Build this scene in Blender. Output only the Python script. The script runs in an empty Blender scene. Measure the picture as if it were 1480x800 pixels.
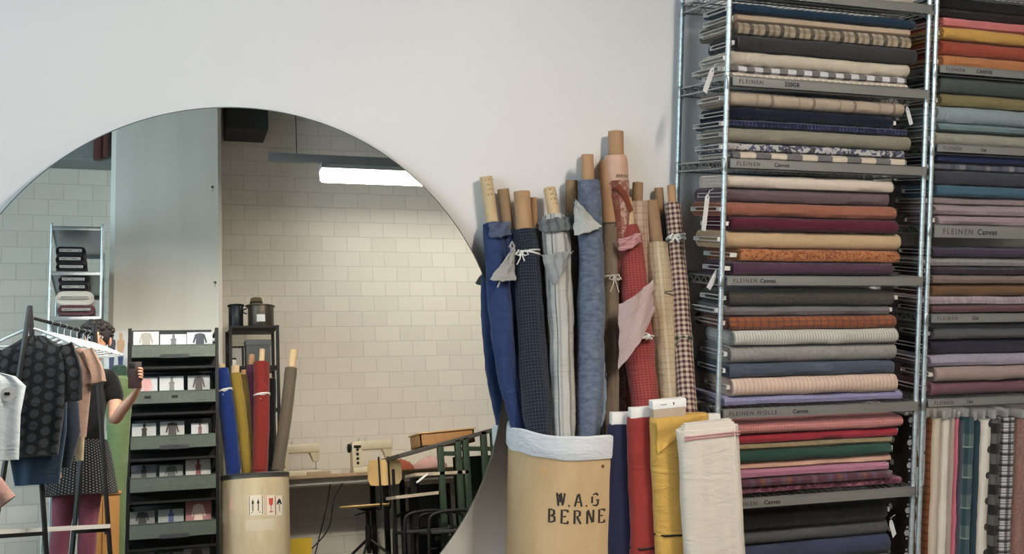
import bpy, bmesh, math, random
from math import pi, sin, cos, radians, sqrt, atan2
from mathutils import Vector, Matrix, noise
random.seed(7)
scene = bpy.context.scene
col = scene.collection

# ------------------------------------------------------------------ camera
CM = Matrix(((0.947256, -0.319643, 0.023099), (0.012445, -0.035334, -0.999298), (0.320235, 0.946879, -0.029492)))
FPX, CY, EYE = 1544.11, 359.09, Vector((0, 0, 1.32326))
MN = Vector((-0.012482, 0.989786, -0.142012)).normalized()      # mirror normal, pointing to the wall
MC = Vector((0.267352, 3.29383, 0.821588))                      # mirror centre
MR = 0.83
def ray(x, y): return (CM.transposed() @ Vector(((x-740)/FPX, (y-CY)/FPX, 1))).normalized()
def onY(x, y, Y): d = ray(x, y); return EYE + d*(Y/d.y)
EYE_M = EYE - 2*((EYE-MC).dot(MN))*MN
def mY(x, y, Y):
    d = ray(x, y); d = d - 2*d.dot(MN)*MN
    return EYE_M + d*((Y-EYE_M.y)/d.y)
def px_z(y, Y, x=1200): return onY(x, y, Y).z

# ------------------------------------------------------------------ materials
def lin(c):
    r = []
    for v in c:
        v = v/255.0
        r.append(v/12.92 if v <= 0.04045 else ((v+0.055)/1.055)**2.4)
    return (r[0], r[1], r[2], 1)
class NB:
    def __init__(s, name):
        s.m = bpy.data.materials.new(name); s.m.use_nodes = True
        s.t = s.m.node_tree; s.b = s.t.nodes['Principled BSDF']
    def n(s, ty, **kw):
        x = s.t.nodes.new(ty)
        for k, v in kw.items(): setattr(x, k, v)
        return x
    def L(s, a, b): s.t.links.new(a, b)
    def put(s, sock, v):
        if isinstance(v, bpy.types.NodeSocket): s.L(v, sock)
        else: sock.default_value = v
    def math(s, op, a, b=0.0, c=None, clamp=False):
        x = s.n('ShaderNodeMath', operation=op, use_clamp=clamp); s.put(x.inputs[0], a); s.put(x.inputs[1], b)
        if c is not None: s.put(x.inputs[2], c)
        return x.outputs[0]
    def mix(s, f, a, b):
        x = s.n('ShaderNodeMix', data_type='RGBA'); s.put(x.inputs[0], f); s.put(x.inputs[6], a); s.put(x.inputs[7], b)
        return x.outputs[2]
    def noise(s, vec, scale, detail=2.0, rough=.5, dist=0.0):
        x = s.n('ShaderNodeTexNoise'); s.L(vec, x.inputs['Vector']); x.inputs['Scale'].default_value = scale
        x.inputs['Detail'].default_value = detail; x.inputs['Roughness'].default_value = rough; x.inputs['Distortion'].default_value = dist
        return x.outputs['Fac']
    def bump(s, h, strength=.3, dist=.005):
        x = s.n('ShaderNodeBump'); x.inputs['Strength'].default_value = strength; x.inputs['Distance'].default_value = dist
        s.put(x.inputs['Height'], h); s.L(x.outputs[0], s.b.inputs['Normal'])
MC_ = {}
def plain(name, c, rough=.6, metal=0.0, spec=.5, var=.06, bump=0.0, nscale=30):
    key = name
    if key in MC_: return MC_[key]
    s = NB(name); tc = s.n('ShaderNodeTexCoord').outputs['Object']
    base = lin(c)
    f = s.noise(tc, nscale, 3)
    dk = tuple(v*(1-var*2) for v in base[:3])+(1,); lt = tuple(min(1, v*(1+var)) for v in base[:3])+(1,)
    s.L(s.mix(f, dk, lt), s.b.inputs['Base Color'])
    s.b.inputs['Roughness'].default_value = rough; s.b.inputs['Metallic'].default_value = metal
    s.b.inputs['Specular IOR Level'].default_value = spec
    if bump: s.bump(s.noise(tc, nscale*2, 3), bump, .003)
    MC_[key] = s.m
    return s.m
def fabcol(c_):
    g = .3*c_[0]+.59*c_[1]+.11*c_[2]
    return lin(tuple((v*.88+g*.12)*.86 for v in c_))
def cloth(name, base, layers=(), marl=.10, rough=.9, crease=.5, weave=900, sheen=.15):
    """layers: list of (kind, colour, opacity, params) over the base; coordinates are metres along / around the cloth"""
    key = 'cloth_'+name
    if key in MC_: return MC_[key]
    s = NB(name+' cloth')
    uv = s.n('ShaderNodeUVMap').outputs[0]
    sp = s.n('ShaderNodeSeparateXYZ'); s.L(uv, sp.inputs[0]); u, v = sp.outputs[0], sp.outputs[1]
    c = fabcol(base)
    def band(co, per, duty, ph=0.0):
        fr = s.math('FRACT', s.math('ADD', s.math('DIVIDE', co, per), ph)); return s.math('LESS_THAN', fr, duty)
    cur = None
    def C(): return cur if cur is not None else c
    for kind, colr, op, *pr in layers:
        if kind == 'u': f = band(u, *pr)
        elif kind == 'v': f = band(v, *pr)
        elif kind == 'uv':
            p1, d1, p2, d2 = pr; f = s.math('MULTIPLY', band(u, p1, d1), band(v, p2, d2))
        elif kind == 'dot':
            per, r = pr[:2]; pv = pr[2] if len(pr) > 2 else per; off = pr[3] if len(pr) > 3 else 0.0
            row = s.math('FLOOR', s.math('DIVIDE', v, pv))
            fu = s.math('SUBTRACT', s.math('FRACT', s.math('ADD', s.math('DIVIDE', u, per), s.math('MULTIPLY', row, off))), .5)
            fv = s.math('SUBTRACT', s.math('FRACT', s.math('DIVIDE', v, pv)), .5)
            fu = s.math('MULTIPLY', fu, per); fv = s.math('MULTIPLY', fv, pv)
            d = s.math('SQRT', s.math('ADD', s.math('MULTIPLY', fu, fu), s.math('MULTIPLY', fv, fv)))
            f = s.math('LESS_THAN', d, r)
        elif kind == 'blot':
            sc, th, dist = pr; f = s.math('GREATER_THAN', s.noise(uv, sc, 2, .5, dist), th)
        elif kind == 'marl':
            sc = pr[0]; mp = s.n('ShaderNodeMapping'); s.L(uv, mp.inputs[0]); mp.inputs[3].default_value = (1, pr[1] if len(pr) > 1 else 1, 1)
            f = s.math('MULTIPLY', s.math('SUBTRACT', s.noise(mp.outputs[0], sc, 3, .7), .35), 2.5, clamp=True)
        f = s.math('MULTIPLY', f, op)
        cur = s.mix(f, C(), fabcol(colr))
    nz = s.noise(uv, 260, 3, .7)
    big = s.noise(uv, 9, 3, .6)
    val = s.math('ADD', s.math('MULTIPLY', s.math('SUBTRACT', nz, .5), marl*4), 1.0)
    val = s.math('ADD', val, s.math('MULTIPLY', s.math('SUBTRACT', big, .5), .18))
    hs = s.n('ShaderNodeHueSaturation'); s.put(hs.inputs['Color'], C()); s.L(val, hs.inputs['Value'])
    s.L(hs.outputs[0], s.b.inputs['Base Color'])
    s.b.inputs['Roughness'].default_value = rough; s.b.inputs['Specular IOR Level'].default_value = .15
    s.b.inputs['Sheen Weight'].default_value = sheen
    mp = s.n('ShaderNodeMapping'); s.L(uv, mp.inputs[0]); mp.inputs[3].default_value = (1, .35, 1)
    w = s.math('ADD', s.math('MULTIPLY', s.noise(mp.outputs[0], 22, 3, .55, 1.0), 1.0), s.math('MULTIPLY', s.noise(uv, weave*.7, 1), .05))
    s.bump(w, crease, .012)
    MC_[key] = s.m
    return s.m

# ------------------------------------------------------------------ mesh helpers
class MB:
    def __init__(s): s.v = []; s.f = []; s.uv = []; s.mi = []; s.cur = 0
    def add(s, verts, faces, uvs=None, M=None):
        o = len(s.v)
        for p in verts:
            p = Vector(p); s.v.append(M @ p if M is not None else p)
        for i, f in enumerate(faces):
            s.f.append([o+k for k in f]); s.mi.append(s.cur)
            s.uv.append(uvs[i] if uvs else [(verts[k][0], verts[k][2] if len(verts[k]) > 2 else verts[k][1]) for k in f])
        return s
    def box(s, lo, hi, M=None, bev=0.0):
        (a, b, c), (d, e, f) = lo, hi
        if bev <= 0:
            vs = [(a,b,c),(d,b,c),(d,e,c),(a,e,c),(a,b,f),(d,b,f),(d,e,f),(a,e,f)]
            fs = [(0,3,2,1),(4,5,6,7),(0,1,5,4),(1,2,6,5),(2,3,7,6),(3,0,4,7)]
            return s.add(vs, fs, None, M)
        bm = bmesh.new(); bmesh.ops.create_cube(bm, size=1)
        for v in bm.verts: v.co = Vector(((a+d)/2+v.co.x*(d-a), (b+e)/2+v.co.y*(e-b), (c+f)/2+v.co.z*(f-c)))
        bmesh.ops.bevel(bm, geom=bm.edges[:], offset=bev, segments=2, affect='EDGES', profile=.6)
        bm.verts.index_update()
        s.add([v.co[:] for v in bm.verts], [[v.index for v in fc.verts] for fc in bm.faces], None, M); bm.free()
        return s
    def rings(s, rings, cap0=True, cap1=True, us=None, M=None, closed=True):
        """rings: list of equal-length point lists. UV = (distance along, distance around)"""
        n = len(rings[0]); o = len(s.v); m = len(rings)
        for r in rings:
            for p in r: s.v.append(M @ Vector(p) if M is not None else Vector(p))
        if us is None:
            us = [0]
            for i in range(1, m):
                a = sum((Vector(p) for p in rings[i]), Vector())/n; b = sum((Vector(p) for p in rings[i-1]), Vector())/n
                us.append(us[-1]+(a-b).length)
        mid = rings[m//2]; vs = [0]
        for j in range(1, n+1): vs.append(vs[-1]+(Vector(mid[j % n])-Vector(mid[j-1])).length)
        for i in range(m-1):
            for j in range(n if closed else n-1):
                k = (j+1) % n
                s.f.append([o+i*n+j, o+i*n+k, o+(i+1)*n+k, o+(i+1)*n+j]); s.mi.append(s.cur)
                s.uv.append([(us[i], vs[j]), (us[i], vs[j+1]), (us[i+1], vs[j+1]), (us[i+1], vs[j])])
        if cap0: s.f.append([o+j for j in range(n)][::-1]); s.uv.append([(0, vs[j]*.3) for j in range(n)][::-1]); s.mi.append(s.cur)
        if cap1: s.f.append([o+(m-1)*n+j for j in range(n)]); s.uv.append([(us[-1], vs[j]*.3) for j in range(n)]); s.mi.append(s.cur)
        return s
    def lathe(s, prof, c=(0,0,0), n=24, M=None, cap=True):
        """prof: (radius, z) from bottom to top around the z axis"""
        R = [[(c[0]+r*cos(2*pi*j/n), c[1]+r*sin(2*pi*j/n), c[2]+z) for j in range(n)] for r, z in prof]
        us = [0]
        for i in range(1, len(prof)): us.append(us[-1]+sqrt((prof[i][0]-prof[i-1][0])**2+(prof[i][1]-prof[i-1][1])**2))
        return s.rings(R, cap, cap, us, M)
    def tube(s, pts, r, n=8, M=None, cap=True):
        pts = [Vector(p) for p in pts]; R = []
        rr = r if isinstance(r, (list, tuple)) else [r]*len(pts)
        prev = None
        for i, p in enumerate(pts):
            d = (pts[min(i+1, len(pts)-1)]-pts[max(i-1, 0)]).normalized()
            if prev is None:
                a = Vector((0,0,1)) if abs(d.z) < .9 else Vector((1,0,0)); x = d.cross(a).normalized()
            else: x = (prev - d*prev.dot(d)).normalized()
            y = d.cross(x); prev = x
            R.append([p+(x*cos(2*pi*j/n)+y*sin(2*pi*j/n))*rr[i] for j in range(n)])
        return s.rings(R, cap, cap, None, M)
    def sheet(s, grid, th=.0015, M=None):
        """grid of points (rows) -> thin closed sheet"""
        m, n = len(grid), len(grid[0]); P = [[Vector(p) for p in r] for r in grid]
        def nr(i, j):
            a = P[min(i+1, m-1)][j]-P[max(i-1, 0)][j]; b = P[i][min(j+1, n-1)]-P[i][max(j-1, 0)]
            c = a.cross(b); return c.normalized() if c.length > 1e-12 else Vector((0,1,0))
        N = [[nr(i, j) for j in range(n)] for i in range(m)]
        rings = []
        for i in range(m):
            rings.append([P[i][j]+N[i][j]*th/2 for j in range(n)]+[P[i][j]-N[i][j]*th/2 for j in range(n-1, -1, -1)])
        return s.rings(rings, True, True, None, M)
    def build(s, name, mat, parent=None, smooth=True, M=None):
        me = bpy.data.meshes.new(name); me.from_pydata([tuple(v) for v in s.v], [], s.f)
        uvl = me.uv_layers.new(name='UVMap'); k = 0
        for f in s.uv:
            for c in f: uvl.data[k].uv = c; k += 1
        mats = mat if isinstance(mat, (list, tuple)) else [mat]
        for m in mats: me.materials.append(m)
        for i, p in enumerate(me.polygons): p.material_index = s.mi[i]
        if smooth:
            me.shade_smooth(); me.set_sharp_from_angle(angle=radians(38))
        me.validate(); me.update()
        o = bpy.data.objects.new(name, me); col.objects.link(o)
        if parent: o.parent = parent
        if M is not None: o.matrix_basis = M
        return o
def tag(o, label=None, cat=None, group=None, kind=None):
    if label: o['label'] = label
    if cat: o['category'] = cat
    if group: o['group'] = group
    if kind: o['kind'] = kind
    return o
def empty(name, loc=(0,0,0), label=None, cat=None, group=None, M=None):
    o = bpy.data.objects.new(name, None); col.objects.link(o); o.empty_display_size = .05
    if M is not None: o.matrix_basis = M
    else: o.location = loc
    return tag(o, label, cat, group)
def copy_tree(o, parent=None):
    c = o.copy(); col.objects.link(c)
    if parent: c.parent = parent
    for ch in list(o.children): copy_tree(ch, c)
    return c
def text_mesh(name, body, size, mat, parent, M, ext=.0004, bold=0.0, spacing=1.0, warp=None, alignx='LEFT'):
    cu = bpy.data.curves.new(name, 'FONT'); cu.body = body; cu.size = size; cu.extrude = ext; cu.offset = bold; cu.space_character = spacing; cu.align_x = alignx
    ob = bpy.data.objects.new(name, cu); col.objects.link(ob)
    dg = bpy.context.evaluated_depsgraph_get(); me = bpy.data.meshes.new_from_object(ob.evaluated_get(dg)); bpy.data.objects.remove(ob)
    if warp:
        for v in me.vertices: v.co = warp(v.co)
    me.materials.clear(); me.materials.append(mat)
    o = bpy.data.objects.new(name, me); col.objects.link(o); o.parent = parent; o.matrix_basis = M
    return o
def basis(o, x, y, z):
    return Matrix(((x[0],y[0],z[0],o[0]),(x[1],y[1],z[1],o[1]),(x[2],y[2],z[2],o[2]),(0,0,0,1)))
def nz(a, b, c): return noise.noise(Vector((a, b, c)))

# ------------------------------------------------------------------ common materials
def steel_mat():
    s = NB('zinc plated steel'); tc = s.n('ShaderNodeTexCoord').outputs['Object']
    s.L(s.mix(s.noise(tc, 25, 3), lin((178,192,196)), lin((226,236,238))), s.b.inputs['Base Color'])
    s.b.inputs['Metallic'].default_value = .75; s.b.inputs['Roughness'].default_value = .38
    return s.m
M_STEEL = steel_mat()
M_WIRE = plain('chrome wire', (168,174,176), .3, .85)
M_GREY = plain('grey label strip', (128,128,124), .5, .2, var=.05, nscale=14)
M_WHITE = plain('white card', (232,230,226), .7)
M_BOARD = plain('white cardboard core', (222,218,212), .8, var=.05)
M_BLACK = plain('black metal', (10,10,11), .55, .0, spec=.3)
M_INK = plain('black ink', (38,36,34), .9)
M_INKSOFT = plain('faded ink', (78,76,72), .9)
M_TUBE = plain('brown cardboard tube', (176,138,102), .85, var=.09, nscale=40)
M_TUBE2 = plain('dull cardboard tube', (150,120,88), .85, var=.09, nscale=40)
M_TUBEP = plain('pale cardboard tube', (206,180,140), .85, var=.1, nscale=40)
M_STRING = plain('white cotton string', (222,220,214), .9)
M_TAG = plain('white swing tag', (235,235,236), .7)

# ------------------------------------------------------------------ room shell
def block_mat():
    s = NB('painted block masonry'); tc = s.n('ShaderNodeTexCoord').outputs['Object']
    sp = s.n('ShaderNodeSeparateXYZ'); s.L(tc, sp.inputs[0])
    cb = s.n('ShaderNodeCombineXYZ'); s.L(s.math('ADD', sp.outputs[0], sp.outputs[1]), cb.inputs[0]); s.L(sp.outputs[2], cb.inputs[1])
    br = s.n('ShaderNodeTexBrick'); s.L(cb.outputs[0], br.inputs['Vector'])
    br.inputs['Scale'].default_value = 1; br.inputs['Brick Width'].default_value = .224; br.inputs['Row Height'].default_value = .136
    br.inputs['Mortar Size'].default_value = .0035; br.inputs['Mortar Smooth'].default_value = .4
    br.inputs['Color1'].default_value = lin((226,219,206)); br.inputs['Color2'].default_value = lin((217,210,197)); br.inputs['Mortar'].default_value = lin((200,193,181))
    s.L(s.mix(s.math('MULTIPLY', s.noise(tc, 3, 4), .35), br.outputs['Color'], lin((204,196,182))), s.b.inputs['Base Color'])
    s.b.inputs['Roughness'].default_value = .75
    h = s.math('SUBTRACT', s.math('MULTIPLY', s.noise(tc, 60, 3), .12), br.outputs['Fac'])
    s.bump(h, .5, .006)
    return s.m
def wall_mat():
    s = NB('white plaster wall paint'); tc = s.n('ShaderNodeTexCoord').outputs['Object']
    s.L(s.mix(s.noise(tc, 1.3, 4), lin((228,225,222)), lin((234,232,230))), s.b.inputs['Base Color'])
    s.b.inputs['Roughness'].default_value = .8; s.bump(s.noise(tc, 90, 3), .06, .003)
    return s.m
M_BLOCK = block_mat(); M_WALL = wall_mat()
M_FLOOR = plain('grey screed floor', (88,82,76), .55, nscale=4, var=.08)
M_CEIL = plain('grey concrete ceiling', (96,96,94), .85, nscale=5)
XL, XR, YB, YF, ZC = -2.6, 5.2, 3.425, -2.6, 4.25
def struct(name, mb, mat, parent=None, smooth=False):
    o = mb.build(name, mat, parent, smooth); o['kind'] = 'structure'; return o
struct('floor', MB().box((XL-.2, YF-.2, -.12), (XR+.2, YB+.2, 0)), M_FLOOR)
struct('ceiling', MB().box((XL-.2, YF-.2, ZC), (XR+.2, YB+.2, ZC+.15)), M_CEIL)
struct('wall_back', MB().box((XL-.2, YB, 0), (XR+.2, YB+.2, ZC)), M_WALL)
struct('wall_front', MB().box((XL-.2, YF-.2, 0), (XR+.2, YF, ZC)), M_BLOCK)
struct('wall_right', MB().box((XR, YF, 0), (XR+.2, YB, ZC)), plain('grey side wall paint', (120,116,112), .8))
wl = MB(); wy0, wy1, wz0, wz1 = -1.6, 2.6, .95, 3.3
wl.box((XL-.2, YF, 0), (XL, wy0, ZC)); wl.box((XL-.2, wy1, 0), (XL, YB, ZC)); wl.box((XL-.2, wy0, 0), (XL, wy1, wz0)); wl.box((XL-.2, wy0, wz1), (XL, wy1, ZC))
struct('wall_left', wl, M_WALL)
wf = MB()
for y in (wy0, -.2, 1.2, wy1-.06): wf.box((XL-.13, y, wz0), (XL-.07, y+.06, wz1), bev=.004)
for z in (wz0, wz1-.06): wf.box((XL-.13, wy0, z), (XL-.07, wy1, z+.06), bev=.004)
wo = struct('window_1', wf, plain('white window frame', (225,228,230), .5))
gm = NB('window glass'); gm.b.inputs['Transmission Weight'].default_value = 1; gm.b.inputs['Roughness'].default_value = 0; gm.b.inputs['IOR'].default_value = 1.01; gm.b.inputs['Base Color'].default_value = (.97,.99,1,1)
struct('window_pane', MB().box((XL-.103, wy0+.05, wz0+.05), (XL-.099, wy1-.05, wz1-.05)), gm.m, wo)
# chamfered concrete pillar, the lintel beam and a trim strip beside it
pl, pr, py = -.165, .672, -1.9
pp = [(pl+.035, py), (pr-.03, py), (pr, py-.03), (pr, YF), (pl, YF), (pl, py-.035)]
pm = NB('painted concrete pillar'); tcp = pm.n('ShaderNodeTexCoord').outputs['Object']
mp = pm.n('ShaderNodeMapping'); pm.L(tcp, mp.inputs[0]); mp.inputs[3].default_value = (6, 6, .25)
pm.L(pm.mix(pm.noise(mp.outputs[0], 1.2, 3), lin((214,212,200)), lin((232,230,219))), pm.b.inputs['Base Color']); pm.b.inputs['Roughness'].default_value = .65
pil = MB(); pil.rings([[(x, y, 0) for x, y in pp][::-1], [(x, y, ZC) for x, y in pp][::-1]])
o = struct('wall_pillar', pil, pm.m)
for x, y in ((307,270),(311,408)):
    p = mY(x, y, py); m = MB(); m.lathe([(.011, 0), (.011, .004), (.004, .005)], n=14, M=basis(p+Vector((0,-.002,0)), (1,0,0), (0,0,-1), (0,1,0)))
    m.box((p.x-.002, py, p.z-.035), (p.x+.002, py+.001, p.z)); struct('trim_1' if x == 307 else 'trim_2', m, plain('drill hole stain', (92,90,84), .8))
bz = mY(120, 231, YF+.25).z
struct('trim_3', MB().box((XL, YF, bz), (pl-.002, YF+.25, bz+.42), bev=.01), plain('grey painted lintel', (136,140,136), .8))
p0 = mY(147, 231, YF+.3)
m = MB(); m.tube([(p0.x-.03, YF+.3, p0.z), (p0.x-.03, YF+.3, ZC)], .035, 12); m.tube([(p0.x+.03, YF+.3, p0.z+.03), (p0.x+.03, YF+.3, ZC)], .028, 12)
struct('trim_4', m, plain('rusty red pipe', (92,52,46), .6))
p0 = mY(328, 184, YF+.35); p1 = mY(388, 184, YF+.35)
m = MB(); m.box((p0.x, YF, p0.z), (p1.x, YF+.35, ZC), bev=.01)
struct('trim_5', m, plain('dark grey ventilation duct', (62,62,60), .6, .3))

# ------------------------------------------------------------------ mirror
Mmir = basis(MC, Vector((1,0,0)) - MN*MN.x, MN.cross(Vector((1,0,0)))*-1, -MN)
xa = (Vector((1,0,0)) - MN*MN.x).normalized(); za = -MN; ya = za.cross(xa)
mir = empty('round_mirror', (0,0,0), 'huge frameless round mirror leaning against the white wall', 'mirror', M=basis(MC, xa, ya, za))
s = NB('mirror silvering'); s.b.inputs['Metallic'].default_value = 1; s.b.inputs['Roughness'].default_value = 0; s.b.inputs['Base Color'].default_value = (.86,.885,.875,1)
m = MB(); m.lathe([(MR-.003, -.0012), (MR-.003, 0)], n=256); m.build('mirror_glass', s.m, mir, smooth=False)
s = NB('polished glass edge'); s.b.inputs['Base Color'].default_value = lin((92,104,98)); s.b.inputs['Roughness'].default_value = .15
m = MB(); m.lathe([(MR, -.006), (MR, -.001), (MR-.003, -.0002)], n=256, cap=False); m.lathe([(MR-.003, -.0002), (MR-.004, -.0011)], n=256, cap=False); m.build('bevelled_edge', s.m, mir)
m = MB(); m.lathe([(MR-.004, -.008), (MR-.004, -.0015)], n=128); m.build('backing_panel', plain('grey mirror backing', (96,98,98), .7), mir, smooth=False)

# ------------------------------------------------------------------ light fittings
def emis(name, c, st):
    s = NB(name); s.b.inputs['Emission Color'].default_value = c; s.b.inputs['Emission Strength'].default_value = st; s.b.inputs['Base Color'].default_value = (.8,.8,.8,1); return s.m
M_TUBEL = emis('lit fluorescent tube', (1, .95, .86, 1), 26)
M_HOOD = plain('white enamel lamp hood', (206,206,200), .45)
M_RAILG = plain('grey cable trunking', (128,128,124), .5, .2)
def fixture(x0, x1, y, z, label, energy, turn=None, skirt=False, rot=pi/2):
    t = empty('tube_light', ((x0+x1)/2, y, z), label, 'ceiling light', 'hanging fluorescent tube lights')
    L = (x1-x0)/2
    if turn: t.location = (turn[0], turn[1], z); t.rotation_euler = (0, 0, rot)
    m = MB()
    sec = [(-.075,-.005),(-.03,.045),(.03,.045),(.075,-.005),(.07,-.005),(.027,.04),(-.027,.04),(-.07,-.005)]
    m.rings([[(x, a, b) for a, b in sec] for x in (-L, L)])
    m.box((-L, -.07, -.004), (-L+.004, .07, .04)); m.box((L-.004, -.07, -.004), (L, .07, .04))
    m.build('lamp_hood', M_HOOD, t, smooth=False)
    if skirt: m = MB(); m.box((-L, .070, -.10), (L, .074, .0)); m.build('light_block_plate', M_HOOD, t, smooth=False)  # added plate, keeps this lamp's light off the back wall
    if turn:
        m = MB(); n = max(1, int(round(2*L/1.5))); w = 2*L/n
        for i in range(n):
            for yy in (-.035, .035): m.tube([(-L+.03+w*i, yy, .010), (-L-.03+w*(i+1), yy, .010)], .014, 10)
        m.build('fluorescent_tube', emis('lit fluorescent tube', (1, .90, .80, 1), energy), t)
    else:
        m = MB(); m.rings([[(x, a, b) for a, b in ((-.05,-.085),(.05,-.085),(.066,-.004),(-.066,-.004))] for x in (-L+.006, L-.006)])
        m.build('opal_diffuser', emis('lit opal diffuser', (1, .95, .88, 1), 3.2), t, smooth=False)
    m = MB(); m.box((-L-.42, -.02, .05), (L+.1, .02, .125), bev=.004)
    m.build('mounting_rail', M_RAILG, t)
    for xx in (-L-.19, L*.2, L-.1):
        m = MB(); m.tube([(xx, 0, .11), (xx, 0, ZC-z)], .004, 6); m.build('suspension_wire', plain('dark suspension wire', (60,58,55), .5, .5), t)
    if turn: return t
    ld = bpy.data.lights.new('tube_lamp', 'AREA'); ld.shape = 'RECTANGLE'; ld.size = 2*L-.04; ld.size_y = .13; ld.energy = energy; ld.color = (1, .91, .80)
    lo = bpy.data.objects.new('tube_lamp', ld); col.objects.link(lo); lo.parent = t; lo.location = (0, 0, -.09)
    return t
FY = -1.85
pL = mY(463, 259, FY)
fixture(pL.x, pL.x+3.0, FY, pL.z+.085, 'hanging tube light seen glowing in the mirror with grey rail above', 20)
fixture(-.75, .75, .2, 2.68, 'hanging tube light in front of the mirror and fabric racks, running towards the wall', 215, turn=(1.75, .9))
fixture(-.75, .75, 1.1, 2.66, 'added unseen tube light with a light-blocking skirt, facing the pillar', 210, turn=(.45, 1.1), skirt=True, rot=0.0)  # added lamp outside the mirror's view, brightens the pillar

# ------------------------------------------------------------------ fabric shelving
YP, YBK = 3.06, 3.385                    # front and back post lines
SH_Z = []
def bolt_mesh(mb_f, mb_b, L, W, T, seed, bl=.03, br=.02, sag=.0, rough=1.0):
    """bolt along x from 0 to L, y from 0 (front) to W, z from 0 to T"""
    n = 36; b = T/2; flat = max(W-2*b, .01); rnd = random.Random(seed)
    def outline(off, ph, hk=1.0):
        pts = []
        per = 2*flat+2*pi*b
        for j in range(n):
            s = j/n*per
            sp_ = .0022*(j/n)                                  # cloth layer step where the loose end lies
            r = b+off+sp_
            if s < pi*b: a = -pi/2 - s/b; p = (b+r*cos(a), b+r*sin(a))
            elif s < pi*b+flat: p = (b+(s-pi*b), b+r)
            elif s < 2*pi*b+flat: a = pi/2-(s-pi*b-flat)/b; p = (b+flat+r*cos(a), b+r*sin(a))
            else: p = (b+flat-(s-2*pi*b-flat), b-r)
            pts.append(p)
        return pts
    st = max(8, int(L/.03)); R = []; us = []
    xs = [0, .0015, .005]+[.005+(L-.01)*(i+1)/st for i in range(st-1)]+[L-.005, L-.0015, L]
    offs = [-.006, -.002, 0]+[0]*(st-1)+[0, -.002, -.006]
    for x, of in zip(xs, offs):
        k = 1+.05*nz(x*3, seed*3.1, 0)*rough
        w = []
        for j, (y, z) in enumerate(outline(of, 0)):
            d = .0035*rough*nz(x*9, seed+j*.35, 2.0)+.0018*rough*nz(x*30, seed+j*.6, 5)
            cy_, cz = W/2, T/2
            yy = cy_+(y-cy_)*(1+d/W*2); zz = cz+(z-cz)*k*(1+d/T*1.4)
            zz += sag*(4*(x/L)*(1-x/L))*-T + .002*nz(x*4, seed, 8)*rough
            w.append((x+.003*nz(j*.4, seed, x), yy, max(zz, .0005)))
        R.append(w); us.append(x)
    mb_f.rings(R, False, False, us)
    # layered end faces
    for side in (0, 1):
        base = R[0] if side == 0 else R[-1]
        sg = 1 if side == 0 else -1
        rings = [base]
        K = 6
        for k in range(1, K+1):
            f = 1-k/(K+.6)
            cyc = W/2; hz = T/2
            for dx in ((.0035, 0) if k % 2 else (0, .0035)):
                rr = []
                for (x, y, z) in base:
                    rr.append((x+sg*(dx+.002*rnd.random()*.3), cyc+(y-cyc)*(1-(1-f)*(T/W)), hz+(z-hz)*f))
                rings.append(rr)
        if side == 1: rings = [r[::-1] for r in rings]
        mb_f.rings(rings[::1] if side == 1 else [r[::-1] for r in rings][::1], False, True, [i*.004 for i in range(len(rings))])
    # board core: a flat hollow sleeve sticking out at both ends
    w0, w1 = W*.13, W*.87; h = .007
    t = .0016; o = T/2; e = .03
    def rc(x, q): return [(x, w0+q, o-h+q), (x, w1-q, o-h+q), (x, w1-q, o+h-q), (x, w0+q, o+h-q)]
    mb_b.rings([rc(-bl+e, t), rc(-bl, t), rc(-bl, 0), rc(L+br, 0), rc(L+br, t), rc(L+br-e, t)], True, True)
NB_BOLT = [0]
def swing_tag(parent, p, L=.085, tilt=.25, w=.026):
    """white card tag on a string, hanging at p in parent space"""
    m = MB(); T = Matrix.Translation(Vector(p)) @ Matrix.Rotation(tilt, 4, 'Y') @ Matrix.Rotation(.5, 4, 'Z')
    g = []
    prof = [(0, .3), (.008, .9), (.02, 1), (L*.6, 1), (L, 1)]
    for z, k in prof: g.append([(x*w/2*k, .0, -z) for x in (-1, -.33, .33, 1)])
    m.sheet(g, .0009, T)
    o = m.build('swing_tag', M_TAG, parent)
    s = MB(); s.tube([Vector(p)+Vector((.02, 0, .018)), Vector(p)+Vector((.006, 0, .012)), Vector(p)+Vector((0, 0, -.006))], .0012, 5); s.build('tag_string', M_STRING, o)
    h = MB(); h.lathe([(.003, -.0004), (.003, .0004)], n=12, M=T @ Matrix.Translation((0, -.0008, -.01)) @ Matrix.Rotation(pi/2, 4, 'X')); h.build('tag_eyelet', M_GREY, o)
    return o
def fabric_bolt(mat, loc, L, W, T, label, group, rz=0.0, ry=0.0, M=None, **kw):
    NB_BOLT[0] += 1; seed = NB_BOLT[0]*1.37
    t = empty('fabric_bolt', loc, label, 'fabric bolt', group, M=M)
    if M is None: t.rotation_euler = (0, ry, rz)
    f, b = MB(), MB(); bolt_mesh(f, b, L, W, T, seed, **kw)
    f.build('fabric', mat, t); b.build('board_core', kw.get('bmat', M_BOARD) if False else M_BOARD, t)
    return t
POST_P = []
def post(parent, x, y, z1):
    m = MB(); prof = [(.007, 0), (.0088, .004)]; z = .03
    while z < z1:
        prof += [(.0088, z-.0018), (.0072, z-.0009), (.0072, z+.0009), (.0088, z+.0018)]; z += .0254
    prof += [(.0088, z1-.003), (.007, z1)]
    m.lathe(prof, (x, y, 0), 14); o = m.build('post', M_STEEL, parent)
    return o
def sleeve(m, x, y, z): m.lathe([(.0095, z-.020), (.0105, z-.016), (.0115, z+.016), (.0098, z+.020)], (x, y, 0), 14); m.lathe([(.0125, z-.024), (.0125, z-.021)], (x, y, 0), 14)
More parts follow.
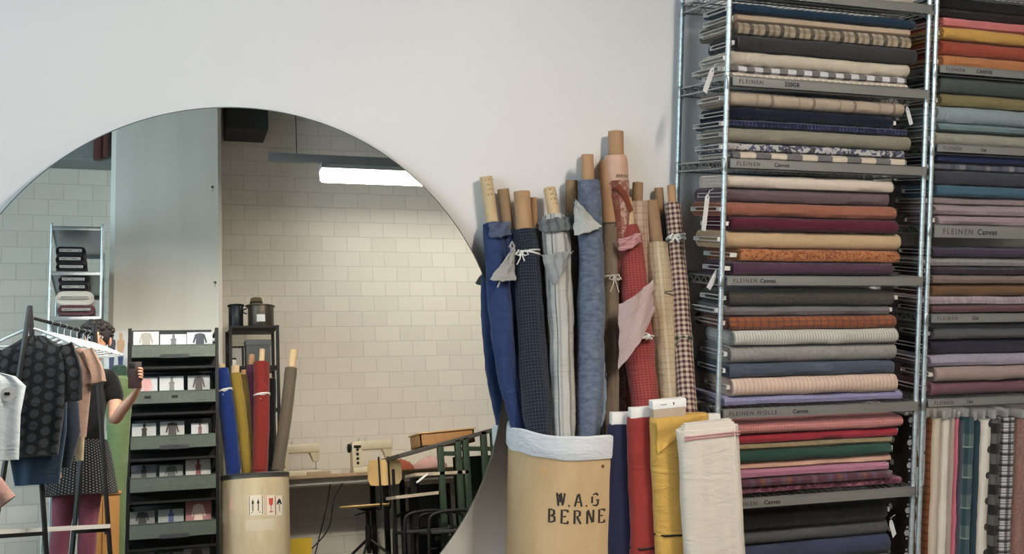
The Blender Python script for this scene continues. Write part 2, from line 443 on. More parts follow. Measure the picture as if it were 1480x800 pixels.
def shelving(name_label, x0, x1, ztop, shelves, strips):
    """shelves: z of each shelf surface; strips: (z_lo, z_hi, text) or None"""
    t = empty('wire_shelving_rack', ((x0+x1)/2, (YP+YBK)/2, 0), name_label, 'shelving rack', 'galvanised shelving racks along the wall')
    I = Matrix.Translation((-(x0+x1)/2, -(YP+YBK)/2, 0))
    def bl(m, nm, mat, par): o = m.build(nm, mat, par); o.data.transform(I) if par is t else o.data.transform(I); return o
    for x in (x0, x1):
        for y in (YP, YBK):
            p = post(t, x, y, ztop); p.data.transform(I)
    for z, st in zip(shelves, strips):
        m = MB()
        for zz in (z-.004, z-.030):
            m.tube([(x0, YP, zz), (x1, YP, zz)], .0032, 8); m.tube([(x0, YBK, zz), (x1, YBK, zz)], .0032, 8)
            m.tube([(x0, YP, zz), (x0, YBK, zz)], .0032, 8); m.tube([(x1, YP, zz), (x1, YBK, zz)], .0032, 8)
        for x in (x0, x1):
            pts = []
            k = 6
            for i in range(k*2+1):
                y = YP+.02+(YBK-YP-.04)*i/(k*2); pts.append((x, y, z-.004 if (i//1) % 2 == 0 else z-.030))
            m.tube(pts, .002, 6)
        pts = [(x0+.02+(x1-x0-.04)*i/24, YBK, z-.004 if i % 2 == 0 else z-.030) for i in range(25)]; m.tube(pts, .002, 6)
        for x in (x0, x1):
            for y in (YP, YBK): sleeve(m, x, y, z-.016)
        sh = m.build('shelf', M_WIRE, t); sh.data.transform(I)
        m = MB()
        nw = int((x1-x0)/.026)
        for i in range(1, nw): x = x0+(x1-x0)*i/nw; m.tube([(x, YP, z-.0022), (x, YBK, z-.0022)], .0018, 5)
        for yy in (YP+.08, YP+.165, YP+.25): m.tube([(x0, yy, z-.0065), (x1, yy, z-.0065)], .0028, 6)
        g = m.build('wire_grid', M_WIRE, sh); g.data.transform(I)
        if st:
            zl, zh, txt = st
            m = MB(); m.box((x0+.010, YP-.021, zl), (x1-.011, YP-.0125, zh), bev=.0015)
            lb = m.build('label_strip', M_GREY, sh); lb.data.transform(I)
            # each strip is slightly dished like a plastic ticket rail
            m = MB(); m.box((x0+.010, YP-.0225, zh-.003), (x1-.011, YP-.021, zh)); m.box((x0+.010, YP-.0225, zl), (x1-.011, YP-.021, zl+.0025)); r = m.build('rail_lip', M_GREY, sh); r.data.transform(I)
            h = (zh-zl)
            for k, (dx, tx, ink) in enumerate(txt):
                text_mesh('lettering', tx, h*.62, M_INK if ink else M_INKSOFT, sh, I @ basis(Vector((x0+dx, YP-.0218, zl+h*.28)), Vector((1,0,0)), Vector((0,0,1)), Vector((0,-1,0))), spacing=1.35 if k == 0 else 1.1, bold=.0003)
    return t
XA, XB_, XC_ = 1.7545, 2.535, 2.5655
XD = XC_+.80
z_of = lambda y, x=1200: onY(x, y, YP-.021).z
strip1 = [(-8, 5.3, None), (119.5, 132.8, [(.03, 'FLEINEN', 0), (.20, '220GR', 1)]), (235, 247.8, [(.03, 'FLEINEN', 0), (.17, 'Canvas', 1)]), (399, 412, [(.03, 'FLEINEN', 0), (.13, 'Canvas', 1)]), (585, 598, [(.03, 'FLEINEN WOLLE', 0), (.27, 'Canvas', 1)]), (711.5, 725, [(.05, 'FLEINEN', 0), (.17, 'Canvas', 1)])]
sh1, st1 = [], []
for a, b, tx in strip1:
    zh, zl = z_of(a), z_of(b); sh1.append(zh-.002); st1.append((zl, zh, tx or []))
shelving('galvanised wire shelving rack nearest the mirror, packed with flat fabric bolts', XA, XB_, 2.62, sh1+[.14], st1+[None])
strip2 = [(98, 109.3, [(.03, 'FLEINEN', 0), (.16, 'CANVAS', 1)]), (211, 222, [(.03, 'FLEINEN', 0), (.19, 'Uni', 1)]), (326, 344, [(.04, 'FLEINEN', 0), (.19, 'Canvas', 1)]), (453, 465, [(.03, 'FLEINEN', 0), (.18, 'Uni', 1)]), (573.5, 584.5, [(.03, 'FLEINEN', 0), (.17, 'Uni', 1)])]
sh2, st2 = [], []
for a, b, tx in strip2:
    zh, zl = z_of(a, 1420), z_of(b, 1420); sh2.append(zh-.002); st2.append((zl, zh, tx))
top2 = z_of(-14, 1420)
shelving('galvanised wire shelving rack cut off by the right edge of the photo', XC_, XD, 2.62, [top2]+sh2+[.09], [(top2-.025, top2+.002, [])]+st2+[None])

G1 = 'flat fabric bolts on the shelving racks'
K = lambda *a: cloth(*a)
def stack(rack, shelf_z, rows, x_ref, nm_shelf, yfront):
    zb = None
    n = len(rows); out = []
    zs = []
    for r in rows: zs.append((onY(x_ref, r[1], yfront).z, onY(x_ref, r[2], yfront).z))
    prev = shelf_z+.0015
    for i in range(n-1, -1, -1):
        desc, yt, yb, xl, xr, mat = rows[i][:6]; op = rows[i][6] if len(rows[i]) > 6 else {}
        zt = zs[i][0]; zb = prev
        T = max(zt-zb-.001, .012)
        W = op.get('W', .20+.02*((i*7) % 3)); dy = op.get('dy', .008*((i*5) % 3)-.004)
        X0 = onY(xl, (yt+yb)/2, yfront).x; X1 = onY(xr, (yt+yb)/2, yfront).x
        pos = op.get('pos') or ('bottom of the pile' if i == n-1 else ('top of the pile' if i == 0 else f'on the {rows[i+1][0]} one'))
        t = fabric_bolt(mat, (X0, yfront+dy, zb), X1-X0, W, T, f'{desc} bolt, {pos}, {nm_shelf}', G1, rz=op.get('rz', 0), bl=op.get('bl', .012), br=op.get('br', .015), rough=op.get('rough', 1.0))
        if 'rtag' in op: swing_tag(t, (X1-X0+.028, .03, T*.8), op['rtag'], -.35, .03)
        if 'tag' in op: swing_tag(t, (-.045, op['tag'][0], T*.5), op['tag'][1], op['tag'][2])
        prev = zt
        out.append(t)
    return out
YFR = 3.068
c = cloth
rowsA = [('petrol navy', 17, 29.5, 1058, 1325, c('petrol navy', (24,52,78))),
 ('tan', 29.5, 41.5, 1068, 1321, c('tan', (206,178,152)), {'bl': 0.020}),
 ('brown and cream plaid', 41, 60, 1062, 1320, c('brown cream plaid', (196,178,150), [('u',(52,52,48),.85,.058,.28),('u',(120,96,70),.6,.058,.2,.5),('v',(120,100,80),.5,.03,.4)]), {'bl': 0.013}),
 ('charcoal', 60, 81, 1066, 1326, c('charcoal', (58,54,58)), {'bl': 0.008}),
 ('thick cream', 82, 102.5, 1062, 1320, c('thick cream', (222,207,184)), {'bl': 0.020}),
 ('grey and white gingham', 102.5, 114, 1056, 1313, c('grey gingham', (226,226,228), [('u',(126,120,118),1,.062,.5)]), {'bl': 0.027, 'tag': (.03, .085, .35)}),
 ('thin dotted beige', 114, 121, 1056, 1312, c('dotted beige', (214,198,178), [('dot',(246,240,226),1,.024,.004)]))]
stack(1, sh1[1], rowsA, 1200, 'second shelf of left rack', YFR)
rowsB = [('beige windowpane check', 141, 160, 1052, 1308, c('beige windowpane', (192,172,150), [('u',(110,84,74),.65,.16,.07),('u',(150,128,108),.6,.16,.05,.35),('v',(130,108,92),.5,.05,.06)]), {'rtag': .065, 'bl': 0.020}),
 ('midnight navy', 160.5, 179.5, 1060, 1296, c('midnight navy', (18,22,46)), {'br': .03, 'bl': 0.012}),
 ('navy plaid', 179.5, 191, 1056, 1314, c('navy plaid', (28,34,74), [('u',(120,120,160),.6,.014,.15),('v',(100,100,150),.5,.014,.15),('blot',(18,20,46),.7,30,.5,.5)]), {'bl': 0.023}),
 ('olive grey', 191, 211.5, 1052, 1317, c('olive grey', (146,138,120)), {'bl': 0.021}),
 ('floral', 211.5, 224, 1056, 1312, c('floral', (206,200,198), [('blot',(72,78,112),.95,38,.52,1.5),('blot',(62,60,64),.9,26,.58,1.0)]), {'bl': 0.020}),
 ('wide gingham', 224, 236, 1060, 1314, c('wide gingham', (232,214,190), [('u',(120,116,116),1,.118,.5,.25)]), {'bl': 0.012})]
stack(1, sh1[2], rowsB, 1200, 'third shelf of left rack', YFR)
rowsC = [('ivory', 257.5, 275.5, 1052, 1292, c('ivory', (232,214,196)), {'bl': 0.000, 'br': .0}),
 ('mauve grey', 275.5, 295.5, 1052, 1290, c('mauve grey', (108,88,92)), {'bl': 0.000, 'tag': (.04, .12, .1)}),
 ('rust brown', 295.5, 316, 1050, 1298, c('rust brown', (168,100,76)), {'bl': 0.017}),
 ('burgundy', 316, 336, 1058, 1299, c('burgundy', (92,22,42)), {'bl': 0.023}),
 ('camel', 336, 361, 1054, 1307, c('camel', (214,178,134)), {'bl': 0.021}),
 ('rust fern print', 361, 379.5, 1072, 1303, c('fern print', (190,118,70), [('blot',(130,62,36),.8,40,.53,2.5)]), {'bl': 0.023}),
 ('plum', 379.5, 398.5, 1060, 1292, c('plum', (82,52,70)), {'bl': 0.020, 'tag': (.02, .075, .5)})]
stack(1, sh1[3], rowsC, 1200, 'fourth shelf of left rack', YFR)
rowsD = [('black tweed', 420, 441, 1055, 1293, c('black tweed', (62,60,54), [('marl',(112,106,90),.5,120)]), {'bl': 0.017, 'br': .03}),
 ('mid grey', 441, 456.5, 1050, 1290, c('mid grey', (118,112,112)), {'bl': 0.023, 'br': .03}),
 ('orange brown check', 456.5, 475.5, 1056, 1298, c('orange check', (158,84,44), [('u',(74,64,76),.7,.029,.2),('v',(84,66,70),.6,.02,.25)]), {'bl': 0.017}),
 ('white grey pinstripe', 476, 497.5, 1062, 1299, c('white pinstripe', (222,218,206), [('u',(170,166,156),.8,.011,.35)]), {'bl': 0, 'br': 0}),
 ('marled grey', 497.5, 523.5, 1060, 1300, c('marled grey', (150,144,140), [('marl',(190,184,178),.6,90,.5)]), {'bl': 0.012}),
 ('slate blue', 523.5, 543, 1056, 1296, c('slate blue', (72,84,102)), {'bl': 0.008}),
 ('peach and cream stripe', 543, 569, 1060, 1298, c('peach stripe', (228,190,170), [('u',(240,216,196),.9,.016,.45),('u',(200,150,132),.5,.016,.12)]), {'bl': 0.012}),
 ('periwinkle chambray', 569, 586, 1050, 1309, c('periwinkle', (146,144,186), [('marl',(176,174,208),.5,120)]), {'bl': 0, 'br': 0})]
stack(1, sh1[4], rowsD, 1200, 'fifth shelf of left rack', YFR)
rowsE = [('coral pink gingham', 604, 622.5, 1062, 1305, c('coral gingham', (206,112,112), [('u',(232,156,150),.7,.009,.5),('v',(232,160,154),.6,.009,.5)]), {'rough': .8}),
 ('red', 622.5, 637, 1060, 1302, c('red', (172,44,58)), {'br': .02}),
 ('thin olive tweed', 637, 645, 1062, 1292, c('olive tweed', (152,134,96), [('marl',(120,100,70),.5,200)]), {'br': .02}),
 ('bottle green', 645, 662, 1062, 1289, c('bottle green', (40,74,62)), {'br': .02}),
 ('peach', 662, 673, 1062, 1293, c('peach', (238,186,160)), {'br': .0}),
 ('orchid pink', 673, 685.5, 1062, 1287, c('orchid pink', (190,124,152)), {'br': .02}),
 ('wine plaid', 685.5, 697, 1062, 1290, c('wine plaid', (96,52,70), [('u',(140,92,60),.6,.10,.18),('u',(100,92,120),.5,.06,.3)]), {}),
 ('wine paisley print', 697, 713, 1062, 1308, c('wine paisley', (122,62,84), [('blot',(188,124,138),.75,32,.54,2.5),('blot',(80,36,56),.7,20,.56,1.5)]), {'br': 0})]
stack(1, sh1[5], rowsE, 1200, 'sixth shelf of left rack', YFR)
rowsF = [('black', 730, 758.5, 1066, 1283, c('black', (14,14,15)), {'br': .025}),
 ('dark grey flannel', 760, 779.5, 1066, 1288, c('dark flannel', (74,76,78), [('marl',(94,96,98),.5,120)]), {'br': .0, 'rtag': .06}),
 ('dark blue', 780.5, 808, 1066, 1290, c('dark blue', (54,62,88)), {'br': .01, 'pos': 'lowest one in view'}),
 ('washed grey', 810, 836, 1066, 1290, c('washed grey', (120,120,124)), {'pos': 'under the dark blue one'}),
 ('brown wool', 838, 866, 1066, 1290, c('brown wool', (90,66,50)), {'pos': 'below the washed grey one'})]
zF = [onY(1200, 866, YFR).z]
sh_low = sh1[-1]
# the bolts of the bottom tier stand on a pile that reaches the lowest shelf
stack(1, max(.142, zF[0]), rowsF, 1200, 'bottom tier of left rack', YFR)
rows0 = [('cream', -28, -9, 1056, 1322, c('cream roll', (226,212,190)))]
stack(1, sh1[0], rows0, 1200, 'top shelf of left rack', YFR)
# small paper tag hanging from the back of a white card between bolts
m = MB()

# ---- right rack
def R2(*a): return a
rA = [('black', 0, 15, 1362, 1640, c('soft black', (30,26,28))), ('near-black brown', 15, 28, 1362, 1640, c('black brown', (44,36,34))),
 ('salmon pink', 28, 42.5, 1366, 1640, c('salmon', (232,128,128))), ('mustard yellow', 42.5, 60, 1364, 1640, c('mustard', (224,168,76))),
 ('brick red', 60.5, 82, 1366, 1640, c('brick red', (176,76,52))), ('burnt orange', 82, 99, 1366, 1640, c('burnt orange', (204,128,76)))]
rB = [('dark green grey', 113.5, 137, 1360, 1640, c('green grey', (74,84,84))), ('olive', 137, 154.5, 1366, 1640, c('olive', (134,122,78))),
 ('pale blue denim', 156, 180.5, 1358, 1640, c('pale denim', (138,158,164), [('marl',(168,184,188),.5,100)])), ('thin teal grey', 180.5, 192, 1358, 1640, c('teal grey', (112,136,140))), ('sage grey', 192, 210.5, 1358, 1640, c('sage grey', (160,158,144)))]
rC = [('royal navy', 225, 236, 1354, 1640, c('royal navy', (28,40,86))), ('grey blue blurred plaid', 236.5, 247.5, 1354, 1640, c('grey blue plaid', (98,100,116), [('u',(160,158,160),.6,.11,.22),('u',(60,64,84),.6,.07,.3)])),
 ('dark slate', 248, 269, 1354, 1640, c('dark slate', (62,64,74))), ('teal blue', 269, 284.5, 1354, 1640, c('teal blue', (62,100,122))),
 ('thin dusty mauve', 286, 297, 1354, 1640, c('dusty mauve', (148,132,132))), ('thick mauve pink', 297, 312.5, 1354, 1640, c('mauve pink', (158,140,142), [('marl',(176,158,160),.5,80)])), ('soft mauve', 312.5, 324.5, 1357, 1640, c('soft mauve', (166,142,146)), {'bl': 0.008})]
rD = [('dark purple', 358, 371.5, 1350, 1640, c('dark purple', (66,58,78))), ('grey marl', 372, 386, 1348, 1640, c('grey marl', (140,138,136), [('marl',(176,174,170),.6,60)])),
 ('dark aubergine', 386, 397.5, 1350, 1640, c('aubergine', (56,44,58))), ('thin taupe', 398, 409, 1350, 1640, c('taupe', (134,112,104))),
 ('saddle brown', 410, 427, 1352, 1640, c('saddle brown', (124,90,60))), ('lilac fleck', 428.5, 441, 1346, 1640, c('lilac fleck', (150,128,136), [('marl',(216,200,210),.8,120,.1)])), ('maroon brown', 441, 452, 1348, 1640, c('maroon brown', (104,70,70)))]
rE = [('dark grey', 473, 489.5, 1350, 1640, c('dark grey', (92,92,96))), ('ink navy', 490, 511.5, 1350, 1640, c('ink navy', (46,44,60)), {'bl': 0.012}),
 ('lilac grey', 512, 529.5, 1348, 1640, c('lilac grey', (162,152,172), [('marl',(196,186,204),.5,80)])), ('dusty pink taupe', 529.5, 550.5, 1354, 1640, c('pink taupe', (172,146,140)), {'bl': 0.017}), ('dusky maroon', 550.5, 572, 1350, 1640, c('dusky maroon', (122,82,92)), {'bl': 0.012})]
for rows, z, nm in ((rA, sh2[0], 'top tier of right rack'), (rB, sh2[1], 'second tier of right rack'), (rC, sh2[2], 'third tier of right rack'), (rD, sh2[3], 'fourth tier of right rack'), (rE, sh2[4], 'fifth tier of right rack')):
    rr = [(d, a, b, xl, 1560, mt, *(o or [{}])) for d, a, b, xl, _, mt, *o in rows]
    stack(2, z, rr, 1420, nm, YFR)

# ---- bolts standing upright in the lowest tier of the right rack
zt = .0915
ups = [('rust brown ribbed', 1335, 1346, 600, c('rust ribbed', (132,72,40), [('u',(84,40,22),.8,.028,.3)])),
 ('cream', 1346, 1361, 600, c('upright cream', (226,212,190))), ('ivory', 1361, 1373, 603, c('upright ivory', (238,230,212))), ('thin taupe', 1373, 1378.5, 600, c('upright taupe', (180,160,148))),
 ('bright pink', 1378.5, 1385, 601, c('bright pink', (226,116,142))), ('slate grey', 1385, 1392, 604, c('upright slate', (82,80,94))),
 ('teal plaid', 1392, 1409, 600, c('teal plaid', (58,88,98), [('u',(112,132,124),.7,.11,.45),('v',(24,40,52),.6,.05,.3),('u',(160,176,168),.6,.11,.05)])), ('dark teal', 1409, 1416, 605, c('dark teal', (38,66,80))),
 ('white with black dots', 1416, 1434, 602, c('white black dots', (236,230,218), [('dot',(34,32,34),1,.095,.0135,.06)])),
 ('black and grey check', 1434, 1447, 602, c('black grey check', (34,34,34), [('u',(104,104,98),.8,.075,.5),('v',(60,60,58),.5,.03,.3)])),
 ('black and white tartan', 1447, 1470, 600, c('bw tartan', (206,204,204), [('u',(28,28,32),.9,.040,.24),('u',(28,28,32),.6,.040,.12,.5),('u',(90,90,94),.5,.010,.4),('v',(36,36,40),.75,.030,.4)])),
 ('pink brown tweed', 1470, 1492, 602, c('pink tweed', (164,124,114), [('marl',(96,66,60),.7,120)]))]
def upright(desc, x0, x1, ytop, mat, Y, label, group, zb, W=.2, bl=.0, br=.03, lean=0.0, face=False):
    X0 = onY(x0, 700, Y).x; X1 = onY(x1, 700, Y).x; z1 = onY((x0+x1)/2, ytop, Y).z; L = z1-zb-br
    if not face:  # narrow edge faces the room: thickness along x, width into the rack
        M = basis(Vector((X1, Y, zb)), Vector((0,0,1)), Vector((0,1,0)), Vector((-1,0,0)))
        return fabric_bolt(mat, None, L, W, X1-X0-.001, label, group, M=M, bl=bl, br=br)
black_dot = c('black white dots', (16,16,17), [('dot',(224,224,224),1,.082,.011),('dot',(224,224,224),1,.041,.004,.082,.5)])
XX0 = onY(1337, 700, YFR+.02).x
M0 = basis(Vector((XX0+.022, YFR+.10, zt)), Vector((0,0,1)), Vector((0,1,0)), Vector((-1,0,0)))
fabric_bolt(black_dot, None, onY(1340, 596, YFR+.1).z-zt-.01, .19, .05, 'black fabric bolt with white dots standing behind the post between the two racks', 'upright bolts in the right rack', M=M0, bl=0, br=.01)
for i, (d, a, b, yt, mt) in enumerate(ups):
    if i == 0: a = 1341
    upright(d, a, b, yt-8, mt, YFR+.02+.006*(i % 3), f'{d} fabric bolt standing upright in the lowest tier of the right rack', 'upright bolts in the right rack', zt, W=.17)

# ------------------------------------------------------------------ bolts standing on the floor in front of the left rack
G2 = 'bolts standing on end beside the fibre drum'
def front_bolt(desc, xl, xr, ytop, Y, T, mat, lean_px, label, board, boardpx, tieY=None, core=None):
    """stands on its end, broad side to the room"""
    z1 = onY((xl+xr)/2, ytop, Y).z
    top = Vector((onY((xl+xr)/2, ytop, Y).x, Y, z1)); W = onY(xr, ytop, Y).x-onY(xl, ytop, Y).x
    bx = top.x+lean_px
    up = Vector((top.x-bx, .02, z1)).normalized(); xr_ = Vector((-1, .10, 0)); xr_ = (xr_-up*xr_.dot(up)).normalized(); nrm = up.cross(xr_)
    # local x = up, y = across, z = thickness (towards the room)
    o = Vector((bx, Y, .004))-xr_*(W/2)+nrm*(-T/2)
    M = basis(o, up, xr_, nrm)
    t = empty('fabric_bolt', label=label, cat='fabric bolt', group=G2, M=M)
    L = z1/up.z-.006; NB_BOLT[0] += 1
    f, b = MB(), MB(); bolt_mesh(f, b, L, W, T, NB_BOLT[0]*1.37, bl=0, br=.0, rough=1.2); f.build('fabric', mat, t)
    return t, L, W, T
t, L, W, T = front_bolt('navy', 885, 953, 612, 3.0, .05, c('front navy', (36,36,68)), .0, 'dark navy fabric bolt standing on end against the fibre drum', None, None)
b = MB(); b.box((L-.02, W-.095, T/2-.014), (L+.036, W-.006, T/2+.014), bev=.003); b.build('board_core', M_BOARD, t)
t, L, W, T = front_bolt('red', 913, 990, 601, 2.945, .05, c('front red', (160,50,44)), .03, 'brick red fabric bolt standing on end between the navy and yellow ones', None, None)
b = MB(); b.box((L-.02, W-.10, T/2-.014), (L+.03, W-.006, T/2+.014), bev=.003); b.build('board_core', M_BOARD, t)
b = MB(); b.tube([(L-.40, -.003, T*.5), (L-.402, .0, T*.95), (L-.40, .02, T+.003), (L-.40, W-.02, T+.003), (L-.40, W+.002, T*.5), (L-.40, W-.02, -.003), (L-.40, .02, -.003), (L-.40, -.003, T*.5)], .003, 6); b.build('elastic_band', M_BLACK, t)
t, L, W, T = front_bolt('yellow', 945, 1026, 600, 2.885, .055, c('front yellow', (216,168,74), crease=.9), .05, 'mustard yellow fabric bolt standing on end behind the cream one', None, None)
b = MB(); b.box((L-.02, W-.112, T/2-.016), (L+.03, W-.008, T/2+.016), bev=.002); b.build('board_core', plain('taupe board', (172,154,134), .8), t)
b = MB(); b.box((L+.026, W-.114, T/2-.018), (L+.052, W-.006, T/2+.018), bev=.002); o = b.build('board_sleeve', M_WHITE, t)
b = MB(); b.box((L+.036, W-.075, T/2+.018), (L+.044, W-.071, T/2+.0185)); b.box((L+.038, W-.05, T/2+.018), (L+.040, W-.03, T/2+.0185)); b.build('printed_mark', M_INKSOFT, t)
# folded-over corner on the yellow bolt
g = []
for i in range(9):
    k = i/8; g.append([(L-.004-.10*k*j/6, W*.15+W*.8*k, T+.003+.006*sin(j*1.1)*k) for j in range(7)])
b = MB(); b.sheet(g, .003); b.build('folded_corner', c('front yellow', (216,168,74)), t)
b = MB(); b.tube([(L-.365, -.003, T*.5), (L-.365, .02, T+.004), (L-.355, W-.02, T+.004), (L-.355, W+.002, T*.5), (L-.36, W-.02, -.003), (L-.365, .02, -.003), (L-.365, -.003, T*.5)], .003, 6); b.build('elastic_band', M_BLACK, t)
t, L, W, T = front_bolt('cream', 986, 1069, 617, 2.80, .06, c('front cream', (222,212,196), [], weave=500), .055, 'wide cream linen bolt with pink selvedge standing frontmost of the upright bolts', None, None)
b = MB()
for i, (dx, mt) in enumerate(((.006, 0),(.012, 0),(.018, 0))):
    b.rings([[(L-.012+.006*i+.004*i, y, z) for y, z in ((.012+i*.004, .012), (W-.012-i*.006, .012+i*.002), (W-.012-i*.004, T-.012-i*.003), (.012+i*.006, T-.010-i*.004))], [(L+.004+.006*i, y, z) for y, z in ((.012+i*.004, .012), (W-.012-i*.006, .012+i*.002), (W-.012-i*.004, T-.012-i*.003), (.012+i*.006, T-.010-i*.004))]])
b.build('folded_layers', c('front cream layers', (226,216,202)), t)
b = MB()
for k in (.018, .026): b.box((L-k-.001, .008, T-.001), (L-k+.0022, W-.008, T+.0045))
b.build('selvedge_stripe', c('pink selvedge', (208,140,142)), t)
b = MB(); b.box((0, W*.12, T-.006), (L-.004, W*.12+.0035, T+.0035), bev=.001); b.build('fabric_edge', c('front cream edge', (228,218,204)), t)
# a bolt behind them of which only the white board shows
t, L, W, T = front_bolt('grey', 1005, 1048, 612, 2.985, .05, c('hidden grey', (96,92,92)), .02, 'fabric bolt with a wide white board end behind the yellow and cream bolts', None, None)
b = MB(); b.box((L-.02, .012, T/2-.012), (L+.03, W-.006, T/2+.012), bev=.003); b.build('board_core', M_WHITE, t)
# ------------------------------------------------------------------ fibre drum with white liner
DC, DR, DZ = Vector((1.300, 3.205, 0)), .203, .652
def drum_body_mat(name, c1, c2):
    s = NB(name); tc = s.n('ShaderNodeTexCoord').outputs['Object']
    mp = s.n('ShaderNodeMapping'); s.L(tc, mp.inputs[0]); mp.inputs[3].default_value = (1, 1, .3)
    s.L(s.mix(s.math('MULTIPLY', s.math('SUBTRACT', s.noise(mp.outputs[0], 7, 5, .7), .3), 1.8, clamp=True), lin(c1), lin(c2)), s.b.inputs['Base Color'])
    s.b.inputs['Roughness'].default_value = .5; s.b.inputs['Specular IOR Level'].default_value = .3
    s.bump(s.noise(mp.outputs[0], 30, 3), .08, .003); return s.m
dr = empty('fibre_drum', DC, 'brown fibre drum with black stencilled letters and a white cloth rim', 'drum')
m = MB(); r = DR
m.rings([[(q*cos(2*pi*j/64), q*sin(2*pi*j/64), z) for j in range(64)] for q, z in ((r-.004, .002), (r, .006), (r, DZ-.01), (r-.006, DZ-.008), (r-.006, .012), (.001, .012))], True, True)
m.build('drum_shell', drum_body_mat('tan fibreboard', (178,148,108), (200,174,134)), dr)
m = MB()
for z0, z1 in ((0, .03),):
    m.lathe([(r+.0005, z0), (r+.003, z0+.002), (r+.003, z1), (r+.0005, z1+.002)], n=64, cap=False)
m.build('metal_chime', plain('dull drum chime', (120,108,86), .4, .6), dr)
m = MB(); R = []
prof = [(r-.012, .50), (r-.010, DZ-.03), (r-.008, DZ), (r-.002, DZ+.006), (r+.005, DZ+.002), (r+.006, DZ-.02), (r+.007, DZ-.058), (r+.004, DZ-.066), (r+.0015, DZ-.060)]
for k, (q, z) in enumerate(prof):
    R.append([((q+(.0025*nz(j*.45, k*.5, 3) if k > 2 else 0))*cos(2*pi*j/96), (q+(.0025*nz(j*.45, k*.5, 3) if k > 2 else 0))*sin(2*pi*j/96), z+(.006*nz(j*.16, 7, k*.12) if k > 0 else 0)) for j in range(96)])
m.rings(R, False, False); m.build('cloth_liner', c('white liner', (236,238,240), crease=.8), dr)
def on_drum(cx, z0, R_): # maps flat text x,y to the drum surface; cx = angle of the text centre
    def w(p): a = cx + p.x/R_; return Vector((R_*sin(a) , -R_*cos(a), z0+p.y))
    return w
GL = {'W': [[(0,1),(.22,0)],[(.30,.9),(.42,.3)],[(.5,1),(.72,.06)],[(.95,1),(.78,.2)]], 'A': [[(.08,0),(.42,.92)],[(.55,1),(.9,0)],[(.32,.34),(.66,.34)]],
      'G': [[(.82,.86),(.55,1),(.2,.9)],[(.1,.75),(.08,.25)],[(.2,.08),(.55,0),(.85,.12)],[(.85,.15),(.85,.45)],[(.62,.46),(.98,.46)]],
      'B': [[(.12,0),(.12,1)],[(.30,1),(.7,.92),(.74,.66),(.5,.54)],[(.30,.5),(.78,.44),(.8,.12),(.3,0)]], 'E': [[(.12,0),(.12,1)],[(.32,1),(.82,1),(.82,.86)],[(.32,.52),(.62,.52)],[(.32,0),(.85,0),(.85,.16)]],
      'R': [[(.12,0),(.12,1)],[(.30,1),(.74,.92),(.74,.62),(.36,.5)],[(.45,.46),(.86,0)]], 'N': [[(.12,0),(.12,.9)],[(.2,1),(.78,.08)],[(.88,.1),(.88,1)]], '.': [[(.1,0),(.16,.06)]]}
def stencil(m, txt, x0, z0, w, h, gap, th, R_, ang):
    mp_ = on_drum(ang, 0, R_)
    x = x0
    for ch in txt:
        if ch != ' ':
            for st in GL[ch]:
                for a, b in zip(st[:-1], st[1:]):
                    A = Vector((x+a[0]*w, z0+a[1]*h)); B = Vector((x+b[0]*w, z0+b[1]*h)); d = (B-A)
                    wd = th if abs(d.y) > abs(d.x)*.5 else th*.62
                    d = d.normalized() if d.length else Vector((1, 0)); q = Vector((-d.y, d.x))*wd/2; e = d*wd*.15
                    cs = [A-e-q, B+e-q, B+e+q, A-e+q]
                    lo = [mp_(Vector((p.x, p.y, 0))) for p in cs]; hi = [Vector((p.x*(1+.0008/R_), p.y*(1+.0008/R_), p.z)) for p in lo]
                    m.add(lo+hi, [(0,3,2,1),(4,5,6,7),(0,1,5,4),(1,2,6,5),(2,3,7,6),(3,0,4,7)])
        x += (w*.38 if ch == '.' else w)+gap
    return m
tp = onY(836, 725, DC.y-DR) - DC; ang0 = atan2(tp.x, DR)
tz = onY(836, 737, DC.y-DR).z; m = MB()
def ztx(y): return onY(836, y, DC.y-DR).z
stencil(m, 'W.A.G', -.066, ztx(732), .026, ztx(714)-ztx(732), .009, .0062, DR+.0004, ang0)
stencil(m, 'BERNE', -.092, ztx(757), .026, ztx(738)-ztx(757), .0135, .0068, DR+.0004, ang0)
m.build('stencilled_lettering', plain('stencil ink', (44,36,28), .8), dr, smooth=False)
for x, y, s_ in ((773, 687, .005), (868, 672, .009)):
    p = onY(x, y, DC.y-DR*.93)-DC; a = atan2(p.x, -p.y); m = MB(); z = p.z
    mm = Matrix.Rotation(a, 4, 'Z') @ Matrix.Translation((0, -DR-.0006, z)) @ Matrix.Rotation(pi/2, 4, 'X')
    if x < 800: m.box((-.009, -.012, -.0006), (.009, .012, .0004), mm)
    m.lathe([(s_*.6, 0), (s_*.6, .0012)], n=14, M=mm); m.build('drum_rivet', plain('rivet mark', (96,72,48), .7) if x > 800 else plain('tape patch', (196,158,106), .7), dr)

